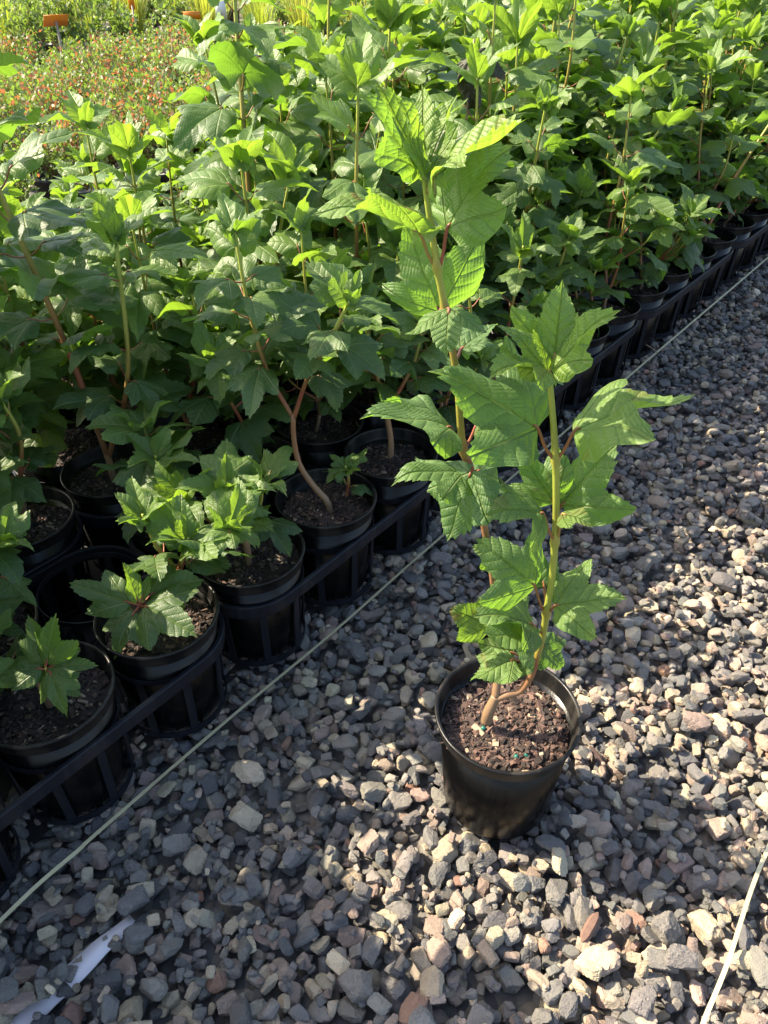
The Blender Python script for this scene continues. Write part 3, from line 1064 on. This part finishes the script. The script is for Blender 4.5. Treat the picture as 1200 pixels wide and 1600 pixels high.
# pot 2: spreading sprig low in front, taller leafy shoot behind
FRONT[2] = custom(2, [
    ([(.018, .055, S - .01, .0058), (.02, .055, S + .03, .0054), (.03, .052, S + .07, .005), (.045, .05, S + .11, .0042)], 0, 0, False, .3),
    ([(.03, .052, S + .06, .004), (.04, .04, S + .10, .0034), (.06, .03, S + .15, .0024)], 2, .085, True, .3),
    ([(.03, .052, S + .06, .0036), (.00, .06, S + .11, .003), (-.01, .06, S + .17, .002)], 1, .08, True, .3),
    ([(.045, .05, S + .10, .0034), (.09, .05, S + .12, .003), (.12, .05, S + .16, .002)], 2, .085, True, .3),
    ([(.0, .0, S - .01, .005), (-.006, -.01, S + .03, .004), (-.014, -.02, S + .065, .002)], 0, 0, False, .5)],
    [((-.014, -.02, S + .065), (-.03, -.02, S + .07), (-.115, -.005, S + .095), (-.1, -.6, .8), .75, .85, .12, .4, .12),
     ((-.014, -.02, S + .065), (-.002, -.03, S + .072), (.075, -.075, S + .062), (.1, -.5, .85), 1.15, .95, .12, .5, .15),
     ((-.014, -.02, S + .065), (-.02, -.034, S + .062), (-.045, -.085, S + .022), (-.1, -.65, .75), 1.0, .9, .12, .4, .15),
     ((-.014, -.02, S + .065), (.002, -.008, S + .075), (.07, .02, S + .078), (.1, -.5, .85), 1.2, .6, .12, .6, .35),
     ((-.014, -.02, S + .065), (-.016, -.018, S + .072), (-.03, .0, S + .128), (.5, -.6, .5), .5, .3, .7, .2, .7),
     ((-.014, -.02, S + .068), (-.01, -.016, S + .074), (.005, .0, S + .105), (-.3, -.6, .6), .6, .3, .5, .2, .6)], .08)
# pot 3: low bush
FRONT[3] = custom(3, [
    ([(-.004, .0, S - .01, .006), (-.004, .0, S + .04, .0055), (-.02, .005, S + .07, .005)], 0, 0, False, .2),
    ([(-.02, .005, S + .06, .0042), (-.03, .0, S + .11, .0034), (-.02, -.01, S + .16, .0024)], 2, .095, True, .3),
    ([(-.02, .005, S + .06, .0042), (-.07, .01, S + .09, .0034), (-.10, .0, S + .14, .0024)], 2, .09, True, .3),
    ([(-.02, .005, S + .06, .0042), (.02, .02, S + .10, .0034), (.03, .03, S + .15, .0024)], 2, .08, True, .3)], (), .085)
# pot 4: bare trunk bending to the left under a tall crown
FRONT[4] = custom(4, [
    ([(.006, -.004, S - .01, .0066), (.002, -.004, S + .02, .0062), (-.022, .004, S + .05, .0056), (-.045, .012, S + .09, .005), (-.052, .018, S + .14, .0046), (-.05, .02, S + .19, .0042)], 0, 0, False, .3),
    ([(-.05, .02, S + .18, .004), (-.02, .02, S + .26, .0037), (.02, .015, S + .33, .0034), (.055, .01, S + .40, .0026)], 5, .09, True, .35),
    ([(-.05, .02, S + .18, .004), (-.09, .03, S + .27, .0036), (-.11, .04, S + .38, .0032), (-.12, .05, S + .50, .0024)], 7, .095, True, .3),
    ([(.035, .035, S - .01, .0036), (.04, .036, S + .04, .003), (.036, .03, S + .075, .002)], 2, .05, True, .2)], (), .09)
FRONT[5] = custom(5, [
    ([(.0, .01, S - .01, .0062), (.0, .01, S + .05, .0058), (-.01, .012, S + .12, .005)], 0, 0, False, .15),
    ([(-.01, .012, S + .11, .0042), (-.03, .02, S + .2, .0036), (-.05, .03, S + .30, .0026)], 5, .09, True, .3),
    ([(-.01, .012, S + .11, .0042), (.04, .03, S + .2, .0036), (.06, .05, S + .28, .0026)], 4, .085, True, .3)], (), .09)
# the tall leaning shoots that stand above the rest
LEAN = []
for sd, top in ((31, (-.10, .02, .74)), (32, (.02, .06, .66)), (33, (.22, .10, .46)), (34, (.10, .05, .60))):
    tx, ty, tz = top
    LEAN.append(custom(sd, [
        ([(0, 0, S - .01, .0066), (.0, .0, S + .06, .006)], 0, 0, False, .1),
        ([(0, 0, S + .05, .0056), (tx * .2, ty * .2, S + tz * .35, .005), (tx * .6, ty * .6, S + tz * .7, .0042), (tx, ty, S + tz, .0028)], 9, .105, True, .25),
        ([(0, 0, S + .05, .0046), (-tx * .4 + .03, ty - .03, S + tz * .3, .004), (-tx * .5 + .04, ty, S + tz * .6, .003)], 5, .095, True, .25)], (), .1))

GR = 'potted plants packed in the nursery bed'
front_label = {
    0: 'potted plant at the left frame edge in front row, mostly cut off',
    1: 'short sprig in black pot with sunlit bark mix, bottom left of bed',
    2: 'low spreading sprig in black pot at the rounded end of first tray',
    3: 'small bush in black pot starting the second tray along the string',
    4: 'plant with bare brown trunk bending left from its black pot',
    5: 'plant on straight trunk in shaded pot just left of lone potted plant',
}
NTH = dict(enumerate('zeroth first second third fourth fifth sixth seventh eighth ninth tenth eleventh twelfth thirteenth fourteenth fifteenth sixteenth seventeenth eighteenth nineteenth twentieth'.split()))
nplants = 0
for r_ in range(ROWS):
    for k in range(KMIN, KMAX + 1):
        p = spot(k, r_)
        if (k, r_) in ((2, 1), (19, 0), (20, 1)):
            continue                                     # empty cells
        mx = 1.10 if r_ < 4 else 1.06
        if k <= 1 and r_ < 4:
            mx = 2.0                                     # the rows run on past the left edge and shade the path
        if not shown(p, mx):
            continue
        X_, Y_, d = view((p[0], p[1], .55))
        if Y_ > 1.45 and r_ > 0:
            continue
        q = LV.random()
        if r_ == 0 and k in FRONT:
            kind, sc, rz = FRONT[k], 1.0, 0.0
        elif (k, r_) == (3, 2):
            kind, sc, rz = LEAN[0], 1.05, 0.1
        elif (k, r_) == (6, 3):
            kind, sc, rz = LEAN[1], 1.26, 0.4
        elif (k, r_) in ((11, 1), (14, 0)):
            kind, sc, rz = LEAN[2], 1.0, 0.0
        elif (k, r_) == (9, 2):
            kind, sc, rz = TALL[7], .82, 1.0
        elif (k, r_) in ((9, 1), (13, 2), (8, 3)):
            kind, sc, rz = LEAN[3], LV.uniform(.85, 1.0), LV.uniform(0, 6.28)
        elif r_ <= 2 and k <= 0:
            kind, sc, rz = TALL[LV.integers(10)], LV.uniform(.92, 1.12), LV.uniform(0, 6.28)
        elif r_ == 0:
            kind, sc, rz = (SHORT[3] if k in (6, 7) else SHORT[LV.integers(4)] if q < .55 else TALL[LV.integers(8)]), LV.uniform(.85, 1.0), LV.uniform(0, 6.28)
        elif r_ == 1 and k < 5:
            kind, sc, rz = SHORT[(1, 3, 0, 2, 1, 2)[k % 6]], LV.uniform(.8, .95), LV.uniform(0, 6.28)
        elif r_ == 2 and k < 4:
            kind, sc, rz = SHORT[LV.integers(4)], LV.uniform(1.0, 1.15), LV.uniform(0, 6.28)
        else:
            al = float((p - P0) @ E)
            hs = np.interp(al, [.9, 1.5, 2.2, 4], [1.02, 1.18, 1.24, 1.26])
            kind, sc, rz = TALL[LV.integers(10)], LV.uniform(.72, 1.08) * hs * (.94 if r_ == 1 else 1), LV.uniform(0, 6.28)
            # the left end of the bed is lower: the red tipped shrubs show over it
            X_, Y_, d = view((p[0], p[1], .6))
            if -1.3 < X_ < -.46 and r_ > 1:
                for z_ in np.arange(.80, .34, -.02):
                    if (1 - view((p[0], p[1], z_))[1]) * 800 > 185 + LV.uniform(0, 70):
                        break
                sc = min(sc, (z_ - S - .05) / .50)
        rim = r_ < 3
        t = potted((p[0], p[1], 0.004), 0.0, MIX[LV.integers(3)], rim, .955)
        st = link('stem', kind[0], None, t)
        fo = link('foliage', kind[1], None, t)
        tl = LV.normal(0, .045, 2) if not (r_ == 0 and k in FRONT) else (0, 0)
        for o in (st, fo):
            o.rotation_euler = (tl[0], tl[1], rz)
            o.scale = (sc, sc, sc)
            o.location = (0, 0, S * (1 - sc))
        if r_ == 0:
            lab = front_label.get(k) or ('leafy plant in front row pot just outside the left frame edge' if k < 0 else 'small distant leafy plant at the far end of the front row' if k > 24 else 'leafy plant in front row pot, %s beyond the bent bare trunk along the trays' % NTH[k - 4])
        elif (k, r_) == (3, 2):
            lab = 'tallest leaning plant in the left of the bed, red stalked top leaves'
        else:
            far = 'near' if k < 7 else 'middle' if k < 14 else 'far'
            lab = 'leafy green plant crowded in the %s row behind the front row, %s part' % (ORD[r_] , far)
        tag(t, lab, 'potted plant', GR)
        nplants += 1
        if (k, r_) == (9, 2):
            wp = (t, p)
print('bed plants', nplants)
# the withered leaves hanging on one plant
tw = wp[0]
wm, ws = MB(), MB()
r = np.random.default_rng(77)
tube(ws, smoothpath([(0, 0, S + .05, .004), (.005, 0, S + .3, .0034), (.02, .0, S + .64, .0026)], 14), 8, [(.02, .5, 0)] * 14)
for b, dd, nn, L in (((.018, -.004, S + .61), (-.5, -.2, -.85), (-.6, -.6, .3), .09), ((.022, -.004, S + .61), (.85, -.2, -.35), (.1, -.6, .8), .10), ((.02, -.004, S + .56), (.05, -.2, -1), (0, -1, .0), .085)):
    petiole(ws, (.018, 0, S + .60), b, dd, .0013, .1)
    add_leaf(wm, b, dd, nn, L, .6, .4, .7, .8, .2, .4, 0, 24, 6, 2.0, r)
ws.build('stem', M_STEM, tw)
wm.build('withered_leaf', M_DEAD, tw)
tag(tw, 'plant with withered dark brown leaves hanging on it, above the lone potted plant', 'potted plant')

# ------------------------------------------------------------------ the lone potted plant on the gravel
hero = potted((0.1646, 0.6512, 0.0), 0.0, mix_mesh(2400, 5, bright=.0), True)
[c for c in hero.children if c.name.startswith('potting')][0].data.materials.append(M_SOIL)
tag(hero, 'tall two stemmed plant in black pot standing alone on the gravel', 'potted plant')
HO = np.array([0.1646, 0.6512, 0.0])


def rel(L):
    a = np.array(L, float)
    a[:, :3] -= HO
    return a


def hue_path(mb, pts, h0, h1, sides=12, n=60, nodes_at=()):
    p = smoothpath(pts, n)
    t = np.linspace(0, 1, n)
    for q in nodes_at:
        p[:, 3] *= 1 + 0.5 * np.exp(-((p[:, 2] + HO[2] - q) / .006) ** 2)
    hv = np.interp(t, np.linspace(0, 1, len(h0)), h0)
    for q in nodes_at:
        hv = hv - 0.16 * np.exp(-((p[:, 2] + HO[2] - q - .002) / .005) ** 2)
    tube(mb, p, sides, np.c_[np.clip(hv, 0, 1), np.full(n, .5), np.zeros(n)])


tm = MB()
hue_path(tm, rel(TRUNK), [0.02, 0.05], 0, 12, 20)
tm.build('trunk', M_STEM, hero)
sr, sl, fr, fl = MB(), MB(), MB(), MB()
hue_path(sr, rel(STEM_R), [0.05, .12, .2, .30, .72, .88, .92, .9, .9, .92, .94, .95], 0, 12, 90, (.377, .494, .601))
hue_path(sl, rel(STEM_L), [0.08, .12, .16, .22, .32, .45, .72, .85, .62, .85, .92, .95, .97], 0, 12, 90, (.59, .745, .787))
r = np.random.default_rng(3)
for i, (nd, b, tp_, nn, wd, lobe, fold, droop, yg) in enumerate(HERO_LEAVES):
    left = i < 17
    nn = np.array(nn, float) + np.array([-.32, .2, .12])
    nd, b, tp_ = np.array(nd) - HO, np.array(b) - HO, np.array(tp_) - HO
    L = np.linalg.norm(tp_ - b)
    d = norm(tp_ - b)
    n2 = norm(np.array(nn, float) - d * (np.array(nn, float) @ d))
    if np.linalg.norm(b - nd) > .012:
        petiole(sl if left else sr, nd, b, d, .0016, (.47 if left else .55) if yg < .7 else .64, 8)
    # the chord of the bent blade runs base to tip: start it raised by half the bend
    add_leaf(fl if left else fr, b, d * math.cos(droop / 2) + n2 * math.sin(droop / 2), n2 * math.cos(droop / 2) - d * math.sin(droop / 2), L * .94 * (1 + droop * droop / 24), wd * .99, min(1, lobe + .1), fold * .9, droop * 1.1, yg, r.random() * .8, (0.8 if i in (30, 0) else .35 * (r.random() < .3)), 40, 16, 1.3, r)
ol = sl.build('stem', M_STEM, hero)
orr = sr.build('stem', M_STEM, hero)
fl.build('foliage', M_HERO, ol)
fr.build('foliage', M_HERO, orr)
ol['label'] = 'taller left stem leaning up past the bed'
orr['label'] = 'right stem, yellow green and upright'

# slivers of bark lying on the stones
for (bx, by), rz_, ln, lab in (((.262, .455), .9, .022, 'reddish bark sliver on the gravel below the lone pot'), ((.335, .72), 1.9, .024, 'dark bark piece on the gravel right of the lone pot')):
    m = MB()
    n_ = 9
    Vb = []
    rb = np.random.default_rng(int(bx * 1000))
    for q in range(n_):
        u_ = q / (n_ - 1) * 2 - 1
        w_ = .0065 * (1 - abs(u_) ** 3) * rb.uniform(.75, 1.1) + .0012
        h_ = .004 * (1 - .6 * u_ * u_) * rb.uniform(.8, 1.1)
        Vb += [(u_ * ln, -w_, 0), (u_ * ln, w_, 0), (u_ * ln, w_ * .6, h_), (u_ * ln, -w_ * .5, h_ * 1.2)]
    m.add(Vb, [(4 * q + a_, 4 * q + (a_ + 1) % 4, 4 * q + 4 + (a_ + 1) % 4, 4 * q + 4 + a_) for q in range(n_ - 1) for a_ in range(4)] + [(3, 2, 1, 0), (32, 33, 34, 35)], None, (.9 if ln < .023 else .45, 0, 0))
    o = m.build('bark_sliver', M_SOIL, None, False)
    ii, jj = int((bx - GX0) / RES), int((by - GY0) / RES)
    o.location = (bx, by, float(np.percentile(HM[ii - 3:ii + 4, jj - 3:jj + 4], 85)) - .001)
    o.rotation_euler = (.12, -.1, rz_)
    tag(o, lab, 'bark sliver')

# slow release pellets on the mix
for i, (px, py) in enumerate(((-.032, -.012), (.006, -.056), (.020, -.053))):
    m = MB()
    V, F = ico(2)
    m.add(V * .0033 + np.array([0, 0, .0033]), None, F)
    o = m.build('fertiliser_pellet', M_TEAL)
    o.location = (HO[0] + px, HO[1] + py, SOIL_Z + .004)
    tag(o, ['teal fertiliser pellet beside the foot of the trunk', 'teal fertiliser pellet on bark mix, left of the front pair', 'teal fertiliser pellet on bark mix, right of the front pair'][i], 'pellet', 'fertiliser pellets on the potting mix')


# ------------------------------------------------------------------ strings, sheet, tie
def ground_z(x, y, rad=2):
    i, j = int((x - GX0) / RES), int((y - GY0) / RES)
    if 0 <= i < nx and 0 <= j < ny:
        return float(np.percentile(HM[max(i - rad, 0):i + rad + 1, max(j - rad, 0):j + rad + 1], 90))
    return 0.0


def strap(name, pts, wdt, mat, lift=0.007, dip=None):
    p = smoothpath([(x, y, 0, 0) for x, y in pts], 140)
    z = np.array([ground_z(x, y, 3) for x, y in p[:, :2]])
    # a taut strap rests on the high stones only
    zz = np.array([np.percentile(z[max(0, i - 14):i + 15], 88) for i in range(len(z))])
    zz = np.convolve(np.pad(zz, 12, 'edge'), np.ones(25) / 25, 'valid') + lift
    if dip is not None:
        dd = np.hypot(p[:, 0] - dip[0], p[:, 1] - dip[1])
        zz -= 0.020 * np.exp(-(dd / .02) ** 2)
    m = MB()
    T = np.gradient(p[:, :2], axis=0)
    T /= np.linalg.norm(T, axis=1)[:, None]
    Nn = np.c_[-T[:, 1], T[:, 0]]
    V, Q = [], []
    tw = np.sin(np.linspace(0, 9, len(p))) * .25
    for i in range(len(p)):
        for s, h in ((-1, -1), (1, -1), (1, 1), (-1, 1)):
            V.append((p[i, 0] + Nn[i, 0] * s * wdt / 2, p[i, 1] + Nn[i, 1] * s * wdt / 2, zz[i] + h * .0009 + s * tw[i] * wdt / 2))
    for i in range(len(p) - 1):
        for j in range(4):
            k = (j + 1) % 4
            Q.append((4 * i + j, 4 * i + k, 4 * i + 4 + k, 4 * i + 4 + j))
    Q += [(3, 2, 1, 0), tuple(4 * (len(p) - 1) + q for q in range(4))]
    m.add(V, Q)
    return m.build(name, mat, None, False)


ST1 = []
for q in STRAP:
    s = (np.array(q) - P0[:2]) @ N[:2]
    ST1.append(tuple(np.array(q) - N[:2] * max(0, s + .101)))
s1 = strap('packing_strap', ST1, .0046, M_STRAP)
tag(s1, 'long pale yellow strap stretched along the trays over the gravel', 'strap')
s2 = strap('packing_strap', STRAP2, .0052, M_STRAP)
tag(s2, 'short pale strap lying on gravel in the bottom right corner', 'strap')
m = MB()
sp = smoothpath([(x, y, 0, 0) for x, y in SHEET], 24)
T = np.gradient(sp[:, :2], axis=0)
T /= np.linalg.norm(T, axis=1)[:, None]
V, Q = [], []
for i in range(24):
    wv = .019 * (1 - .55 * (i / 23) ** 1.5)
    for s, h in ((-1, -1), (1, -1), (1, 1), (-1, 1)):
        V.append((sp[i, 0] - T[i, 1] * s * wv, sp[i, 1] + T[i, 0] * s * wv, -.013 + h * .0008 + .003 * math.sin(i * .5)))
for i in range(23):
    for j in range(4):
        k = (j + 1) % 4
        Q.append((4 * i + j, 4 * i + k, 4 * i + 4 + k, 4 * i + 4 + j))
Q += [(3, 2, 1, 0), (92, 93, 94, 95)]
m.add(V, Q)
tag(m.build('plastic_strip', M_SHEET), 'white plastic strip half buried under stones in bottom left corner', 'plastic strip')
m = MB()
wp_ = [(x, y, .012 + .028 * math.sin(math.pi * i / 4), .0013) for i, (x, y) in enumerate(WIRE)]
tube(m, smoothpath(wp_, 24), 6)
tag(m.build('dry_twig', M_WIRE), 'thin dry twig bent over the string beside the far trays', 'twig')
# ------------------------------------------------------------------ beyond the bed
BR = np.random.default_rng(55)


def quads_cloud(mb, n, fn, r, size, young):
    """many small leaf faces"""
    c = np.array([fn() for _ in range(n)])
    d = r.normal(size=(n, 3))
    d[:, 2] = np.abs(d[:, 2]) + .2
    d /= np.linalg.norm(d, axis=1)[:, None]
    u = np.cross(d, r.normal(size=(n, 3)))
    u /= np.linalg.norm(u, axis=1)[:, None]
    s = size * r.uniform(.6, 1.3, n)[:, None]
    V = np.stack([c - d * s * .1, c + u * s * .32 + d * s * .45, c + d * s, c - u * s * .32 + d * s * .45], 1).reshape(-1, 3)
    Q = np.arange(4 * n).reshape(n, 4)
    col = np.repeat(np.c_[young(c), r.random(n), np.zeros(n)], 4, axis=0)
    mb.add(V, Q, None, col, np.full((n, 4, 2), .31))


def shrub_mesh(seed, h, w_, n, red, size):
    r = np.random.default_rng(seed)
    lm, sm = MB(), MB()
    tips = []
    for i in range(11):
        a = r.uniform(0, 6.28)
        q = w_ * math.sqrt(r.random())
        tips.append((q * math.cos(a), q * math.sin(a), h * r.uniform(.65, 1.1)))
        tube(sm, smoothpath([(0, 0, .02, .004), (tips[-1][0] * .4, tips[-1][1] * .4, tips[-1][2] * .5, .003), (*tips[-1], .0015)], 6), 5, [(.2, .5, 0)] * 6)

    def pt():
        t = tips[r.integers(len(tips))]
        s = r.uniform(.35, 1.05)
        return np.array([t[0] * s, t[1] * s, t[2] * s]) + r.normal(0, .025, 3)
    quads_cloud(lm, n, pt, r, size, lambda c: np.where((c[:, 2] > h * .62) & (r.random(len(c)) < red), 1.0, 0.0))
    a, b = lm.mesh('foliage', False), sm.mesh('stem')
    a.materials.append(M_FAR)
    b.materials.append(M_STEM)
    return b, a


def tuft_mesh(seed, h, n, young):
    r = np.random.default_rng(seed)
    m = MB()
    for i in range(n):
        a = r.uniform(0, 6.28)
        o = np.array([math.cos(a), math.sin(a), 0])
        b = o * r.uniform(0, .05)
        hh = h * r.uniform(.6, 1.1)
        sp = hh * r.uniform(.1, .55)
        u = np.array([-o[1], o[0], 0]) * r.uniform(.0025, .0045)
        P = [b, b + o * sp * .25 + [0, 0, hh * .5], b + o * sp * .6 + [0, 0, hh * .85], b + o * sp + [0, 0, hh]]
        V = []
        for j, q in enumerate(P):
            ww = (1, 1, .7, .1)[j]
            V += [q - u * ww, q + u * ww]
        m.add(V, [(2 * j, 2 * j + 1, 2 * j + 3, 2 * j + 2) for j in range(3)], None, (np.clip(young + r.normal(0, .2), 0, 1), r.random(), 0), np.full((3, 4, 2), .31))
    me = m.mesh('foliage', False)
    me.materials.append(M_GRASS)
    return me


fp = MB()
lathe(fp, [(0, 0), (.07, 0), (.085, .15), (.089, .152), (.089, .165), (.083, .165), (.08, .14), (0, .14)], 20)
FARPOT = fp.mesh('pot')
FARPOT.materials.append(M_DARKPOT)
RED = [shrub_mesh(300 + i, h, w_, 1000, rd, .021) for i, (h, w_, rd) in enumerate([(.26, .17, .20), (.22, .18, .12), (.28, .16, .30), (.24, .18, .04)])]
GRN = [shrub_mesh(320 + i, h, w_, 700, rd, .042) for i, (h, w_, rd) in enumerate([(.50, .24, .0), (.42, .26, .02), (.6, .26, .0)])]
TUFT = [tuft_mesh(340 + i, h, 150, yv) for i, (h, yv) in enumerate([(.48, .55), (.40, .3), (.55, .8)])]


def far_thing(name, loc, meshes, label, cat, group, potz=.13, sc=1.0):
    t = thing(name, loc, BR.uniform(0, 6.28))
    link('pot', FARPOT, None, t)
    for n_, me in meshes:
        o = link(n_, me, None, t)
        o.location = (0, 0, potz)
        o.scale = (sc, sc, sc)
    tag(t, label, cat, group)
    return t


def far_rows(x0, x1, dx, y0, y1, dy, fn):
    """x along, y across, both measured from the front row of the bed"""
    out = 0
    b = y0
    while b < y1:
        a = x0
        while a < x1:
            p = P0 + E * (a + BR.normal(0, dx * .12)) + N * (b + BR.normal(0, dy * .1))
            X_, Y_, d = view((p[0], p[1], .3))
            if abs(X_) < 1.06 and .66 < Y_ < 1.06:
                fn(p)
                out += 1
            a += dx
        b += dy
    return out


def red_one(p):
    i = BR.integers(4)
    far_thing('flowering_shrub', (p[0], p[1], 0), [('stem', RED[i][0]), ('foliage', RED[i][1])], 'low shrub with red tipped leaves in the bed behind the green plants', 'shrub', 'red tipped shrubs behind the bed', sc=BR.uniform(.9, 1.15))


def mixed_one(p):
    q = BR.random()
    if q < .55:
        far_thing('grass_tuft_plant', (p[0], p[1], 0), [('foliage', TUFT[BR.integers(3)])], 'yellow green grassy tuft in the far bed along the top of the picture', 'ornamental grass', 'grassy tufts in the far bed', sc=BR.uniform(.85, 1.2))
    else:
        i = BR.integers(3)
        far_thing('leafy_shrub', (p[0], p[1], 0), [('stem', GRN[i][0]), ('foliage', GRN[i][1])], 'pale green small leaved shrub in the far bed among grassy tufts', 'shrub', 'small leaved shrubs in the far bed', sc=BR.uniform(.7, 1.0))


n1 = far_rows(-2, 4.6, .29, 2.2, 4.7, .31, red_one)
n2 = far_rows(-2, 4.6, .42, 5.3, 10.5, .44, mixed_one) + far_rows(5.0, 16, .5, 2.9, 10.5, .55, mixed_one)
n3 = far_rows(-4, 20, .66, 11.0, 16.0, .7, mixed_one)
print('far', n1, n2, n3)


def card(loc, rz, tilt, wdt, hgt, mat, zc, name, label, cat):
    t = thing(name, loc, rz)
    m = MB()
    box(m, (0, 0, zc / 2), np.eye(3), (.008, .004, zc / 2))
    m.build('stake', M_STAKE, t)
    m = MB()
    c, s = math.cos(tilt), math.sin(tilt)
    box(m, (0, -.008, zc), np.array([[1, 0, 0], [0, c, s], [0, -s, c]]), (wdt / 2, .0015, hgt / 2))
    m.build('card', mat, t)
    tag(t, label, cat)


card((-2.35, 6.51, 0), .55, .9, .17, .12, M_ORANGE, .47, 'price_card', 'larger orange card tilted on a stake above the red tipped shrubs', 'sign card')
card((-1.37, 6.51, 0), .2, .3, .12, .05, M_ORANGE, .50, 'price_card', 'small orange card on a stake, right of the larger tilted one', 'sign card')
card((-2.12, 7.73, 0), .1, .2, .05, .12, M_ORANGE, .50, 'price_card', 'narrow upright orange card at the top edge among grassy tufts', 'sign card')
card((2.77, 6.97, 0), -.3, .5, .10, .07, M_ORANGE, .48, 'price_card', 'orange card on a stake in the top right corner', 'sign card')
card((-1.24, 6.96, 0), .0, .3, .08, .12, M_WHITE, .50, 'plant_label', 'white label card on a stake among the grassy tufts', 'label card')
